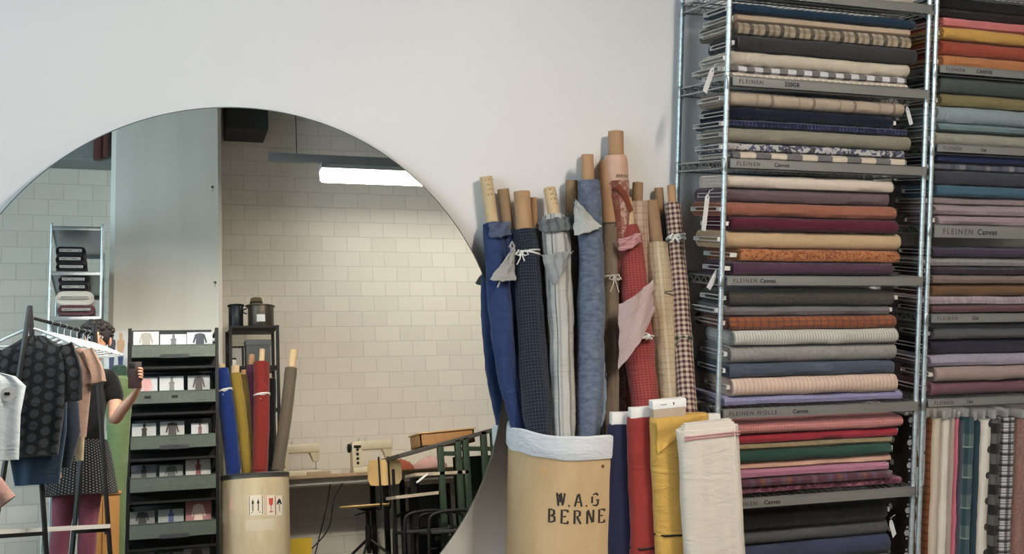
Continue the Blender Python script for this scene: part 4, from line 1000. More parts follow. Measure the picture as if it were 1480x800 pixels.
def on2(px, y0, y1, w_, name, mat, sh=None):
    p = m_(px, (y0+y1)/2, D2Y+R2_*.95)-D2; a_ = atan2(p.x, R2_*.9); z1_, z0_ = m_(px, y0, D2Y+R2_*.95).z, m_(px, y1, D2Y+R2_*.95).z
    R_ = R2_+.0008; n = 8; m = MB(); g = [[(R_*sin(a_+(k/n-.5)*w_/R_), R_*cos(a_+(k/n-.5)*w_/R_), z) for k in range(n+1)] for z in (z0_, (z0_+z1_)/2, z1_)]
    m.sheet(g, .0008); o = m.build(name, mat, dr2); return a_, z0_, z1_, o
def sym(a_, z0_, z1_, polys, mat, par, w_):
    for poly in polys:
        m = MB(); P_ = []
        for lay in (.0014, .0022):
            P_.append([((R2_+lay)*sin(a_+(x-.5)*w_/R2_), (R2_+lay)*cos(a_+(x-.5)*w_/R2_), z0_+(z1_-z0_)*y) for x, y in poly])
        m.rings(P_); m.build('packing_symbol', mat, par, smooth=False)
red = plain('red print', (190,70,54), .7)
for (px, w_, kind) in ((370, .105, 0), (391, .085, 1), (408, .085, 2)):
    a_, z0_, z1_, o = on2(px, 715, 744, w_, 'warning_label', plain('pale label', (222,214,196), .7))
    mt = red if kind == 1 else M_INK; w9 = w_
    fr = [[(.06,.03),(.94,.03),(.94,.06),(.06,.06)], [(.06,.94),(.94,.94),(.94,.97),(.06,.97)], [(.06,.03),(.10,.03),(.10,.97),(.06,.97)], [(.90,.03),(.94,.03),(.94,.97),(.90,.97)]]
    if kind == 0: ps = [[(.28,.2),(.34,.2),(.34,.6),(.28,.6)], [(.22,.58),(.40,.58),(.31,.82)], [(.62,.2),(.68,.2),(.68,.6),(.62,.6)], [(.56,.58),(.74,.58),(.65,.82)], [(.2,.12),(.8,.12),(.8,.16),(.2,.16)]]
    elif kind == 1: ps = [[(.3,.85),(.7,.85),(.66,.55),(.5,.45),(.34,.55)], [(.47,.2),(.53,.2),(.53,.48),(.47,.48)], [(.34,.15),(.66,.15),(.66,.2),(.34,.2)]]
    else: ps = [[(.2,.55),(.8,.55),(.66,.76),(.5,.85),(.34,.76)], [(.47,.2),(.53,.2),(.53,.58),(.47,.58)]]
    sym(a_, z0_, z1_, fr+ps, mt, o, w_)
on2(376, 750, 766, .20, 'worn_paper_patch', plain('worn paper patch', (206,196,174), .8))
a_, z0_, z1_, o = on2(322, 718, 738, .04, 'warning_label', plain('faded red label', (214,178,160), .7))
def roll2(label, top, bot, rad, mat, ttop, tr_, tmat, Y0, Y1, string=None):
    NR[0] += 1; A = m_(*top, Y0); B = m_(*bot, Y1); base = Vector((B.x, B.y, .04))
    t = empty('fabric_roll', base, label, 'fabric roll', 'rolls in the reflected drum')
    m = MB(); P_ = [Vector((0,0,0)), Vector((0,0,B.z-.1)), B-base, (A-base).lerp(B-base, .5)+Vector((.006,0,0)), A-base]
    Q, RR = roll_cloth(m, P_, [rad*.9, rad*.9, rad*.95, rad, rad], NR[0]*1.3, .003, n=28, tr=tr_); m.build('fabric', mat, t)
    tp = m_(*ttop, Y0)-base; tube_core(t, Q[-1]-(tp-Q[-1]).normalized()*.02, tp, tr_, tmat)
    if string: 
        best = min(range(len(Q)), key=lambda i: abs(Q[i].z+base.z-m_(top[0], string, Y0).z)); tie(t, Q[best], (Q[-1]-Q[best-1]).normalized(), RR[best], True, None, .004, ang=1.6, tl=.04)
    return t
roll2('royal blue roll tied with white string in the reflected drum', (320,534), (337,675), .054, c('royal blue', (20,48,122)), (320,526), .026, M_TUBEP, -1.42, -1.33, 566)
roll2('mustard yellow roll between blue and red rolls in the reflected drum', (340,540), (357,675), .040, c('mustard roll', (158,130,44)), (340,528), .030, M_TUBEP, -1.45, -1.36)
roll2('olive brown roll beside the mustard one in the reflected drum', (352,542), (362,676), .028, c('olive roll', (116,96,42)), (352,534), .018, M_TUBE, -1.50, -1.40)
roll2('purple roll behind the red one in the reflected drum', (363,528), (366,676), .035, c('purple roll', (98,48,80)), (364,512), .022, M_TUBE, -1.52, -1.47)
roll2('brick red roll tied with white string in the reflected drum', (378,524), (376,675), .056, c('brick red roll', (142,40,34)), (379,504), .020, M_TUBEP, -1.36, -1.28, 570)
roll2('black roll behind the red one in the reflected drum', (392,548), (388,675), .035, c('black roll', (24,24,26)), (391,545), .012, M_TUBE, -1.50, -1.45)
t = roll2('taupe roll leaning far to the side in the reflected drum', (421,532), (402,675), .044, c('taupe roll', (112,100,82)), (425,505), .030, M_TUBEP, -1.42, -1.35)
# ---- black shelf with pots behind the drum
SY = -1.9
a, b = m_(333, 470, SY), m_(401, 470, SY); sx0, sx1, stz = a.x, b.x, a.z
t = empty('black_shelf', ((sx0+sx1)/2, SY-.15, 0), 'narrow black shelving with boxes, reflected behind the second drum', 'shelf')
w = (sx1-sx0)/2; m = MB()
for X in (-w, w):
    for Y_ in (-.14, .14):
        m = MB(); m.box((X-.012, Y_-.012, 0), (X+.012, Y_+.012, stz), bev=.001); m.build('leg', M_BLACK, t)
for y in (470, 528, 590, 650):
    z = m_(360, y, SY).z; m = MB(); m.box((-w, -.15, z-.022), (w, .15, z), bev=.002); m.build('shelf_board', M_BLACK, t)
TX, TY = (sx0+sx1)/2, SY-.15
z = stz+.001
def at(px, py_, Y_=SY): return m_(px, py_, Y_)
t = empty('metal_canister', (at(343, 468).x, TY+.05, z), 'dark round tin with a black lid, left on the reflected shelf top', 'canister')
h = at(343, 438).z-z; m = MB(); m.lathe([(.055, 0), (.057, .004), (.057, h-.01), (.055, h-.005)], n=28); m.build('tin_body', plain('dark blue tin', (34,38,44), .4, .4), t)
m = MB(); m.lathe([(.064, h-.006), (.066, h+.004), (.04, h+.010)], n=28); m.build('lid', M_BLACK, t)
t = empty('stock_pot', (at(380, 468).x, TY+.03, z), 'large dull metal pot with a paper label on the reflected shelf top', 'pot')
h = at(380, 440).z-z; m = MB(); m.lathe([(.098, 0), (.102, .006), (.102, h), (.112, h+.004), (.112, h+.009), (.098, h+.009)], n=32); m.build('pot_body', plain('tarnished pot', (86,78,66), .4, .6), t)
m = MB(); m.box((-.045, .1, h*.2), (.02, .1045, h*.55)); m.build('paper_label', M_WHITE, t)
m = MB(); m.tube([(-.11, 0, h*.7), (-.14, 0, h*.75), (-.14, 0, h*.9), (-.11, 0, h*.95)], .006, 8); m.build('handle', M_BLACK, t)
z2 = z+h+.012
t = empty('felt_hat', (at(373, 440).x, TY+.03, z2), 'olive brown hat sitting on the pot, reflected', 'hat')
m = MB(); m.lathe([(.085, 0), (.088, .004), (.055, .012), (.050, .018), (.046, .055), (.040, .066), (.0, .060)], n=30); m.build('crown', c('olive felt', (118,100,66)), t)
m = MB(); m.lathe([(.0515, .018), (.0515, .032)], n=30, cap=False); m.build('hat_band', M_BLACK, t)
z = at(360, 528).z+.002
t = empty('picture_frame', (at(345, 500).x, TY-.02, z), 'small black picture frame on the reflected shelf', 'picture frame')
h = at(345, 495).z-z; m = MB()
for lo, hi in (((-.055, 0, 0), (.055, .015, .014)), ((-.055, 0, h-.014), (.055, .015, h)), ((-.055, 0, 0), (-.041, .015, h)), ((.041, 0, 0), (.055, .015, h))): m.box(lo, hi, bev=.002)
m.build('frame', M_BLACK, t); m = MB(); m.box((-.042, .004, .012), (.042, .008, h-.012)); m.build('print', plain('pale print', (176,172,166), .6), t)
t = empty('storage_box', (at(376, 500).x, TY-.04, z), 'grey storage box beside the frame on the reflected shelf', 'box')
m = MB(); m.box((-.10, 0, 0), (.09, .12, .20), bev=.006); m.build('box_body', plain('grey card box', (92,94,94), .8), t); m = MB(); m.box((-.104, -.003, .17), (.094, .124, .215), bev=.004); m.build('lid', plain('grey box lid', (104,106,106), .8), t)
t = empty('white_jar', (at(338, 520).x, TY+.10, z), 'small white jar at the front edge of the reflected shelf', 'jar')
m = MB(); m.lathe([(.022, 0), (.024, .003), (.024, .045), (.020, .052)], n=20); m.build('jar_body', M_WHITE, t); m = MB(); m.lathe([(.023, .052), (.023, .066)], n=20); m.build('lid', M_BLACK, t)

# ---- sewing bench along the block wall
TBY = -1.95
z = m_(480, 684, TBY).z; x0 = m_(395, 684, TBY).x; x1 = m_(700, 684, TBY).x
t = empty('sewing_bench', ((x0+x1)/2, -2.25, 0), 'long wooden workbench along the reflected block wall', 'table')
hl = (x1-x0)/2; WOODG = plain('worn bench wood', (166,140,108), .6, var=.14, nscale=9)
m = MB(); m.box((-hl, -.33, z-.028), (hl, .30, z), bev=.003); m.build('bench_top', WOODG, t)
m = MB(); m.box((-hl+.02, .22, z-.075), (hl-.02, .245, z-.028)); m.build('apron', plain('pale apron', (170,168,162), .5), t)
for X in (-hl+.05, -hl+.9, 0.3, hl-.06):
    for Y_ in (-.28, .2): m = MB(); m.box((X-.02, Y_-.02, 0), (X+.02, Y_+.02, z-.028), bev=.002); m.build('leg', M_BLACK, t)
BZ = z+.001
M_CREAMM = plain('cream machine enamel', (214,202,172), .4)
def sewing(px, label, flip=1):
    P = m_(px, 682, -2.2); t = empty('sewing_machine', (P.x, -2.2, BZ), label, 'sewing machine', 'sewing machines on the bench')
    m = MB(); m.box((-.17, -.07, 0), (.17, .08, .045), bev=.008); m.build('bed', M_CREAMM, t)
    m = MB(); m.box((-.17, -.055, .045), (-.085, .055, .235), bev=.012); m.build('pillar', M_CREAMM, t)
    m = MB(); m.box((-.17, -.055, .185), (.165, .055, .255), bev=.014); m.build('arm', M_CREAMM, t)
    m = MB(); m.rings([[(.085, -.045, .19), (.165, -.045, .19), (.165, .045, .19), (.085, .045, .19)], [(.115, -.03, .115), (.16, -.03, .115), (.16, .03, .115), (.115, .03, .115)]]); m.build('needle_head', M_CREAMM, t)
    m = MB(); m.tube([(.138, 0, .115), (.138, 0, .055)], .004, 8); m.box((.125, -.012, .052), (.151, .02, .058)); m.build('needle_bar', M_WIRE, t)
    m = MB(); m.lathe([(.03, 0), (.036, .004), (.036, .020), (.03, .024)], n=24, M=Matrix.Translation((-.172, 0, .205)) @ Matrix.Rotation(-pi/2, 4, 'Y')); m.build('hand_wheel', M_BLACK, t)
    m = MB()
    for k in range(4): m.lathe([(.011, 0), (.012, .006), (.008, .008)], n=12, M=Matrix.Translation((-.128, .055, .08+k*.036)) @ Matrix.Rotation(-pi/2, 4, 'X'))
    m.build('dial_column', M_INK, t)
    m = MB(); 
    for X in (-.10, -.05): m.tube([(X, 0, .25), (X, 0, .285)], .0035, 6)
    m.build('spool_pins', M_WIRE, t)
    return t
sewing(538, 'cream sewing machine behind the plywood chair, reflected'); s1 = sewing(432, 'cream sewing machine partly hidden by the leaning taupe roll, reflected')
m = MB(); m.box((.05, -.07, .0), (.24, .10, .03), bev=.004); m.build('extension_table', plain('wood extension', (170,150,118), .6), s1)
m = MB(); P = m_(500, 690, -1.99); m.tube(spline([(P.x, -2.05, BZ-.05), (P.x-.10, -2.0, .55), (P.x-.16, -2.0, .32), (P.x-.42, -1.95, .09), (P.x-.5, -1.9, .012)], 6), .005, 6)
o = m.build('power_cable', M_BLACK); tag(o, 'black cable drooping from the reflected sewing bench', 'cable')
m = MB(); P = m_(480, 690, -1.99); m.tube(spline([(P.x, -2.05, BZ-.05), (P.x-.05, -2.0, .5), (P.x-.12, -2.0, .25), (P.x-.2, -1.95, .012)], 6), .005, 6)
o = m.build('power_cable', M_BLACK); tag(o, 'black cable hanging straighter under the reflected sewing bench', 'cable')
a = m_(424, 778, -1.7); t = empty('yellow_crate', (a.x, -1.7, 0), 'yellow crate on the floor beside the reflected drum', 'crate')
m = MB(); h = a.z; R = [[(sx*q, sy*q, z_) for sx, sy in ((-1,-1),(1,-1),(1,1),(-1,1))] for q, z_ in ((.10, 0), (.12, h), (.112, h), (.095, .01))]; m.rings(R); m.build('crate_body', plain('yellow plastic', (190,160,40), .5), t, smooth=False)

# ---- swivel chair
CYc = -1.55
p = m_(531, 731, CYc); t = empty('swivel_chair', (p.x, CYc, 0), 'old swivel work chair with bent plywood back, reflected in the mirror', 'chair')
sw = (m_(568, 731, CYc).x-m_(493, 731, CYc).x)/2; sz = p.z
PLY = plain('bent plywood', (222,186,126), .45, var=.12, nscale=8)
m = MB(); m.rings([[(r*cos(2*pi*j/36)*(1+.06*cos(4*pi*j/36)), r*.95*sin(2*pi*j/36), z_+.006*(r/sw)**2) for j in range(36)] for r, z_ in ((sw*.9, sz-.012), (sw, sz-.004), (sw, sz+.002), (sw*.93, sz+.006), (sw*.4, sz+.002))]); m.build('seat', PLY, t)
bc = m_(547, 684, CYc-.0)-Vector((p.x, CYc, 0)); bw = (m_(572, 684, CYc).x-m_(524, 684, CYc).x)/2; bh = (m_(547, 667, CYc).z-m_(547, 704, CYc).z)/2
R = []
for i in range(13):
    u = -1+2*i/12; hh = bh*(1-.06*abs(u)**2) if abs(u) < .9 else bh*.62
    if abs(u) == 1: hh = bh*.55
    y = .19-.05*(1-u*u)*-1; y = .16+.05*u*u
    R.append([(bc.x+u*bw, y-.004, bc.z-hh), (bc.x+u*bw, y+.004, bc.z-hh), (bc.x+u*bw, y+.004, bc.z+hh), (bc.x+u*bw, y-.004, bc.z+hh)])
m = MB(); m.rings(R); m.build('backrest', PLY, t)
for s_ in (-.035, .035):
    m = MB(); m.tube(spline([(bc.x+s_, .05, sz-.02), (bc.x+s_, .16, sz-.03), (bc.x+s_, .20, sz+.03), (bc.x+s_, .19, bc.z-.02), (bc.x+s_, .178, bc.z+bh+.02)], 5), .007, 8); m.build('back_bar', M_BLACK, t)
m = MB(); m.tube([(0, 0, .14), (0, 0, sz-.02)], .017, 12); m.tube([(0, 0, .2), (0, 0, .34)], .024, 12); m.lathe([(.06, sz-.028), (.02, sz-.034), (.09, sz-.012)], n=16); m.build('centre_post', M_BLACK, t)
m = MB(); m.tube([(.0, 0, sz-.04), (-.10, .02, sz-.06)], .005, 6); m.build('height_lever', M_BLACK, t)
for k in range(4):
    a_ = k*pi/2+.5; e = Vector((cos(a_)*.27, sin(a_)*.27, 0)); m = MB()
    m.tube([(0, 0, .25), e+Vector((0, 0, .03)), e+Vector((0, 0, .012))], [.011, .010, .012], 8); m.build('leg', M_BLACK, t)
m = MB(); m.tube([(cos(2*pi*k/24)*.17, sin(2*pi*k/24)*.17, .11) for k in range(25)], .006, 6, cap=False); m.build('foot_ring', M_BLACK, t)

# ---- green drafting bench with tilted top
GY = -1.0
M_GREEN = plain('dark green painted wood', (36,54,36), .5, var=.12)
a = m_(578, 655, GY); b = m_(712, 618, GY); cxg = (a.x+b.x)/2
t = empty('drafting_bench', (cxg, GY-.2, 0), 'dark green wooden bench with a tilted dark top, reflected right of the chair', 'table')
L_ = (b-a).length*1.05; an = atan2(b.z-a.z, b.x-a.x); mid = (a+b)/2-Vector((cxg, GY-.2, 0))
m = MB(); m.box((-L_/2, -.82, -.03), (L_/2, .02, 0), M=Matrix.Translation(mid) @ Matrix.Rotation(-an, 4, 'Y'), bev=.003); m.build('tilted_top', plain('dark slate board', (70,66,60), .6, var=.12), t)
def gl(px, py_, Y_=GY): return m_(px, py_, Y_)-Vector((cxg, GY-.2, 0))
for px, yt in ((636, 643), (661, 635), (672, 632), (698, 623), (712, 619)):
    for Y_ in ((GY, GY-.45) if px in (636, 661, 698) else (GY,)):
        p = gl(px, yt, Y_); m = MB(); m.box((p.x-.022, p.y-.02, 0), (p.x+.022, p.y+.02, gl(px, yt).z), bev=.003); m.build('leg', M_GREEN, t)
for x0_, x1_, y_ in ((636, 662, 655), (668, 712, 648), (655, 690, 762), (630, 700, 777)):
    A, B = gl(x0_, y_), gl(x1_, y_); m = MB(); bar(m, A, B, .035, .03); m.build('cross_rail', M_GREEN, t)
PALEW = plain('pale wooden shelf', (176,160,140), .6, var=.12)
for x0_, x1_, y0_, y1_ in ((600, 678, 683, 679), (572, 634, 716, 709)):
    A, B = gl(x0_, y0_, GY+.02), gl(x1_, y1_, GY+.02); m = MB(); m.rings([[(P_.x, P_.y+dy, P_.z+dz) for dy, dz in ((0,0),(-.3,0),(-.3,-.022),(0,-.022))] for P_ in (A, B)]); m.build('side_shelf', PALEW, t, smooth=False)
A = gl(602, 690); m = MB(); bar(m, (A.x, A.y-.1, 0), (A.x, A.y-.1, A.z), .04); m.build('support_post', M_BLACK, t)
A = gl(575, 700); m = MB(); bar(m, (A.x, A.y-.12, 0), (A.x, A.y-.12, m_(575,676,GY).z), .02); m.build('support_post', M_BLACK, t)
m = MB(); A, B = gl(602, 697, GY+.03), gl(618, 684, GY+.03); bar(m, A, B, .012); m.build('white_stay', M_WHITE, t)
A, B = gl(655, 660, GY-.5), gl(716, 640, GY-.5)
m = MB(); m.box((A.x, A.y-.02, .02), (B.x, A.y, A.z), bev=.003); m.build('back_panel', plain('green-black shade backdrop', (28,40,30), .6), t)  # dark backdrop, its colour stands in for shade beneath the bench
A, B = gl(606, 700, GY-.55), gl(650, 690, GY-.55)
m = MB(); m.box((A.x, A.y-.02, .30), (B.x, A.y, A.z), bev=.003); m.build('back_panel', plain('black shade backdrop', (22,22,20), .6), t)  # second dark sheet, under-bench gloom put into its colour
# wooden crate on the tilted top
a, b = m_(610, 651, GY-.02), m_(686, 629, GY-.02)
t2 = empty('wooden_tray_box', ((a.x+b.x)/2, GY-.17, (a.z+b.z)/2-.02), 'shallow wooden box lying on the tilted green bench top, reflected', 'box')
L2 = (b-a).length; t2.rotation_euler = (0, -an*.22, 0); m = MB()
for lo, hi in (((-L2/2, -.14, .012), (L2/2, .14, .022)), ((-L2/2, -.14, .012), (L2/2, -.13, .105)), ((-L2/2, .13, .012), (L2/2, .14, .105)), ((-L2/2, -.14, .012), (-L2/2+.012, .14, .105)), ((L2/2-.012, -.14, .012), (L2/2, .14, .105))): m.box(lo, hi, bev=.001)
m.build('box_sides', plain('brown pine', (158,112,66), .6, var=.12), t2); m = MB(); m.box((-L2/2-.01, -.15, .106), (L2/2+.01, .15, .116), bev=.001); m.build('lid', plain('light pine lid', (196,156,104), .6), t2)
def cloth_heap(px, py_, Y_, w_, h_, mat, label, zf=None):
    p = m_(px, py_, Y_); m = MB(); R = []
    for i in range(9):
        u = i/8*pi/2; R.append([(w_*cos(u)*cos(2*pi*j/24)*(1+.25*nz(cos(2*pi*j/24)*2+px, sin(2*pi*j/24)*2, i*.3)), w_*.7*cos(u)*sin(2*pi*j/24)*(1+.25*nz(px, j*.5, i*.3)), h_*sin(u)*(1+.2*nz(j*.5, px, i))) for j in range(24)])
    m.rings(R); o = m.build('cloth_heap', mat); o.location = (p.x, Y_, p.z if zf is None else zf); tag(o, label, 'cloth'); return o
cloth_heap(580, 676, -2.15, .10, .09, c('orange scrap', (190,92,60)), 'orange red cloth scrap heaped on the reflected bench', BZ)
cloth_heap(622, 676, -2.15, .14, .10, c('pink scrap', (226,176,166)), 'pale pink cloth heaped on the reflected bench', BZ)
# black tube-framed stools in front
for px, Yc, lab in ((610, -1.0, 'black tube framed stool, left of the two by the mirror edge'), (645, -.75, 'black tube framed stool, right of the two by the mirror edge')):
    p = m_(px, 738, Yc); t = empty('tube_stool', (p.x, Yc, 0), lab, 'stool', 'black tube framed stools'); zt_ = p.z; w = .17
    for Y_ in (-.15, .15):
        m = MB(); m.tube(spline([(-w-.01, Y_, 0.005), (-w, Y_, zt_-.10), (-w+.03, Y_, zt_-.02), (0, Y_, zt_), (w-.03, Y_, zt_-.02), (w, Y_, zt_-.10), (w+.01, Y_, .005)], 5), .012, 8); m.build('bent_leg_frame', M_BLACK, t)
    m = MB(); m.tube([(-w+.005, -.15, zt_-.14), (-w+.005, .15, zt_-.14)], .010, 8); m.tube([(w-.005, -.15, zt_-.14), (w-.005, .15, zt_-.14)], .010, 8); m.tube([(-w, 0, zt_-.14), (w, 0, zt_-.14)], .010, 8); m.build('stretcher', M_BLACK, t)
    m = MB(); m.box((-w+.012, -.14, zt_-.145), (w-.012, .14, zt_-.125), bev=.005); m.build('seat', plain('dark seat', (40,38,36), .6), t)

# ---- clothes rail
A = m_(43, 450, .55); B = m_(136, 482, .02); zr = A.z
B.z = zr-.0
t = empty('clothes_rail', ((A.x+B.x)/2, .28, 0), 'black clothes rail with a pale low shelf bar, reflected at the left', 'clothes rail')
o_ = Vector(((A.x+B.x)/2, .28, 0))
dirx = (B-A).normalized(); perp = Vector((dirx.y, -dirx.x, 0)).normalized()
if perp.x > 0: perp = -perp
def P3(v): return Vector(v)-o_
m = MB(); m.tube([P3((A.x, A.y, zr-.03)), P3((B.x, B.y, zr-.03))], .009, 10); m.build('hanging_rail', M_BLACK, t)
Rm = (m_(42, 790, .55), m_(76, 795, .55))
for E_, (la, lb) in ((A, (m_(8, 800, .66).x-.10, m_(76, 800, .50).x)), (B, (m_(98, 800, .1).x, m_(166, 800, -.04).x))):
    top = Vector((E_.x, E_.y, zr+.03))
    f0 = Vector((la, E_.y+.14, .0)); f1 = Vector((lb, E_.y-.08, .0))
    for f in (f0, f1): m = MB(); bar(m, P3(f), P3(top), .019, .019); m.build('leg', M_BLACK, t)
    m = MB(); k0, k1 = f0.lerp(top, .27), f1.lerp(top, .27); bar(m, P3(k0), P3(k1), .02, .02); m.build('low_bar', M_BLACK, t)
    if E_ is A: KA = (k0, k1)
    else: KB = (k0, k1)
m = MB()
q0 = m_(-20, 772, .62); q1 = m_(159, 757, .0)
bar(m, P3(Vector((KA[0].x, KA[0].y, KA[0].z+.02))), P3(Vector((KB[0].x, KB[0].y, KB[0].z+.02))), .022, .022); m.build('shelf_bar', plain('pale shelf bar', (196,194,190), .5), t)
m = MB(); bar(m, P3(Vector((KA[1].x, KA[1].y, KA[1].z+.02))), P3(Vector((KB[1].x, KB[1].y, KB[1].z+.02))), .022, .022); m.build('shelf_bar', plain('pale shelf bar', (196,194,190), .5), t)

# hangers and garments (each hangs square to the rail)
GH = 'white hangers on the clothes rail'
def along(k): return Vector((A.x+(B.x-A.x)*k, A.y+(B.y-A.y)*k, zr-.03))
gdir = Vector((1, .25, 0)).normalized()
def hanger(k, label, mat=None, w=.20, ang=0):
    p = along(k); t = empty('clothes_hanger', p+Vector((0, 0, .012)), label, 'hanger', GH); t.rotation_euler = (0, 0, .25+ang)
    m = MB(); m.tube(spline([(0, 0, -.075), (0, 0, -.03), (.012, 0, -.018), (.012, 0, -.004), (0, 0, .0), (-.011, 0, -.008)], 4), .002, 6); m.build('hook', M_WIRE, t)
    m = MB(); m.tube(spline([(-w, 0, -.155), (-w*.6, 0, -.115), (-.03, 0, -.078), (0, 0, -.072), (.03, 0, -.078), (w*.6, 0, -.115), (w, 0, -.155)], 4), .0075, 8); m.tube([(-w, 0, -.155), (-w*.5, 0, -.16), (w*.5, 0, -.16), (w, 0, -.155)], .005, 6)
    m.build('shoulder_bar', mat or plain('white plastic hanger', (232,236,236), .4), t); return t
for i, k in enumerate((.30, .42, .52, .62, .72, .82, .90)): hanger(k, 'white plastic hanger in the reflected row on the rail', w=.17+.004*i, ang=.04*sin(i*2.1))
def garment(name, k, prof, mat, label, cat='shirt', dz=-.075, folds=.012, n=64, sleeves=None, yoff=0, rot=0):
    """prof: (z below rail, half width, centre offset, thickness) from top to hem"""
    p = along(k); t = empty(name, p, label, cat, 'garments on the clothes rail'); t.rotation_euler = (0, 0, .25+rot)
    st = []
    for i in range(len(prof)-1):
        for q in range(5): st.append([a_*(1-q/5)+b_*q/5 for a_, b_ in zip(prof[i], prof[i+1])])
    st.append(list(prof[-1])); R = []
    for (z_, w_, cx_, th) in st:
        ring = []
        for j in range(n):
            a_ = 2*pi*j/n; xx = cx_+w_*(abs(cos(a_))**.9)*(1 if cos(a_) >= 0 else -1)
            dep = th*(abs(sin(a_))**.7)*(1 if sin(a_) >= 0 else -1)
            f = folds*min(1, abs(z_)/.5)*(sin(xx*42+k*9)+.6*sin(xx*71+2+k*5))*.5
            ring.append((xx, yoff+dep+f+.006*nz(xx*8, z_*6, k*9), z_))
        R.append(ring)
    m = MB(); m.rings(R[::-1], True, True); m.build('garment_body', mat, t)
    if sleeves:
        for s_ in sleeves:
            m = MB(); pts = spline(s_[0], 5); rr = [s_[1]+(s_[2]-s_[1])*i/(len(pts)-1) for i in range(len(pts))]
            RR_ = []
            for i, (p_, r_) in enumerate(zip(pts, rr)):
                d = (pts[min(i+1, len(pts)-1)]-pts[max(i-1, 0)]).normalized(); x = Vector((0,1,0)); y = d.cross(x).normalized()
                RR_.append([p_+x*cos(2*pi*j/28)*r_*.35+y*sin(2*pi*j/28)*r_+x*.006*sin(j*1.3+i*.3) for j in range(28)])
            m.rings(RR_); m.build('sleeve', mat, t)
    return t
DOT = c('black polka dot', (16,17,20), [('dot',(52,56,62),1,.060,.0225,.062,.5)])
hanger(.02, 'white hanger carrying the polka dot shirt')
garment('polka_dot_shirt', .02, [(-.10,.05,.02,.02),(-.135,.10,.02,.03),(-.17,.165,.02,.04),(-.30,.185,.01,.045),(-.50,.185,.0,.045),(-.66,.175,-.01,.045),(-.72,.17,-.01,.045)], DOT, 'black shirt with large grey polka dots at the front of the clothes rail', sleeves=[([(-.13,0,-.17),(-.19,0,-.30),(-.215,0,-.42)], .07, .055), ([(.15,0,-.17),(.20,0,-.30),(.21,0,-.45)], .07, .06)])
garment('blue_blouse', .13, [(-.11,.05,0,.02),(-.16,.13,.01,.03),(-.30,.15,.01,.035),(-.6,.15,.01,.035),(-.86,.11,.02,.03)], c('steel blue blouse', (50,72,96)), 'steel blue garment hanging below the polka dot shirt', 'blouse')
garment('navy_dress', .24, [(-.11,.05,0,.02),(-.16,.14,.01,.03),(-.30,.155,.01,.03),(-.6,.16,.03,.035),(-.78,.12,.03,.03)], c('dark blue dress', (38,44,58)), 'dark blue garment between the polka dot shirt and pink top', 'dress')
garment('pink_top', .36, [(-.12,.04,.06,.015),(-.16,.12,.06,.02),(-.26,.15,.06,.02),(-.5,.14,.05,.02),(-.62,.13,.05,.02)], c('dusty pink top', (176,140,122)), 'dusty pink top hanging between dark garments and photographer', 'top', folds=.006, sleeves=[([(.15,0,-.17),(.20,0,-.27),(.215,0,-.34)], .06, .065)])
garment('cream_scarf', .45, [(-.12,.03,.0,.015),(-.18,.03,.10,.02),(-.5,.025,.12,.015),(-.74,.02,.12,.01)], c('cream scarf', (196,176,140)), 'narrow cream scarf hanging behind the pink top', 'scarf', folds=.004)
# white garment and gingham sleeve at the far left, a second rail's end
t = empty('white_tshirt', m_(-12, 600, .75), 'pale blue white T-shirt with a black printed mark at the mirror edge', 'shirt')
m = MB(); R = []
for z_, w_, th in ((.21,.03,.01),(.19,.10,.02),(.14,.15,.025),(0,.13,.025),(-.12,.13,.025),(-.22,.13,.025)):
    R.append([(w_*cos(2*pi*j/40), th*sin(2*pi*j/40)+.006*sin(9*cos(2*pi*j/40)), z_) for j in range(40)])
m.rings(R[::-1]); m.build('garment_body', c('pale white jersey', (222,232,236)), t)
m = MB(); m.lathe([(.032, 0), (.034, .003)], n=20, M=Matrix.Translation((.07, .024, .10)) @ Matrix.Rotation(-pi/2, 4, 'X')); m.build('print_patch', plain('grey print', (190,188,184), .7), t)
m = MB(); m.box((.055, .022, .094), (.080, .030, .108)); m.build('print_mark', M_BLACK, t)
t = empty('gingham_garment', m_(-18, 700, .80), 'pink gingham sleeve poking in low at the left mirror edge', 'shirt')
m = MB(); m.tube([(-.08, 0, .10), (.0, 0, .02), (.085, 0, -.09)], [.05, .055, .05], 20); m.build('sleeve', c('pink gingham', (206,160,150), [('u',(182,130,122),.5,.012,.5),('v',(182,130,122),.5,.012,.5)]), t)

# short second rail along the side, off the mirror's edge, carrying the two left-hand garments
rx = -.76
t = empty('clothes_rail', (rx, .72, 0), 'second small black clothes rail beyond the left mirror edge', 'clothes rail')
zz = m_(-12, 600, .75).z+.30
m = MB(); m.tube([(0, -.42, zz), (0, .42, zz)], .009, 10); m.build('hanging_rail', M_BLACK, t)
for y_ in (-.42, .42):
    m = MB(); m.tube([(0, y_, 0.012), (0, y_, zz)], .010, 10); m.tube([(-.2, y_, .012), (.0, y_, .014), (.03, y_, .012)], .012, 8); m.build('leg', M_BLACK, t)
for nm, y_ in (('white_tshirt', .75), ('gingham_garment', .80)):
    o = bpy.data.objects[nm]; m = MB(); d = Vector((rx, y_, zz))-o.location
    m.tube([d, d+Vector((.02, 0, -.03)), Vector((0, 0, .20 if nm == 'white_tshirt' else .06))], .004, 6); m.build('hanger_hook', M_WIRE, o)
a, b = m_(600, 690, -1.62), m_(640, 690, -1.62)
t = empty('black_cabinet', ((a.x+b.x)/2, -1.72, 0), 'black metal cabinet under the green bench, reflected', 'cabinet')
w = (b.x-a.x)/2; h = a.z-.06
m = MB(); m.box((-w, -.15, .03), (w, .12, h), bev=.004); m.build('body', M_BLACK, t)
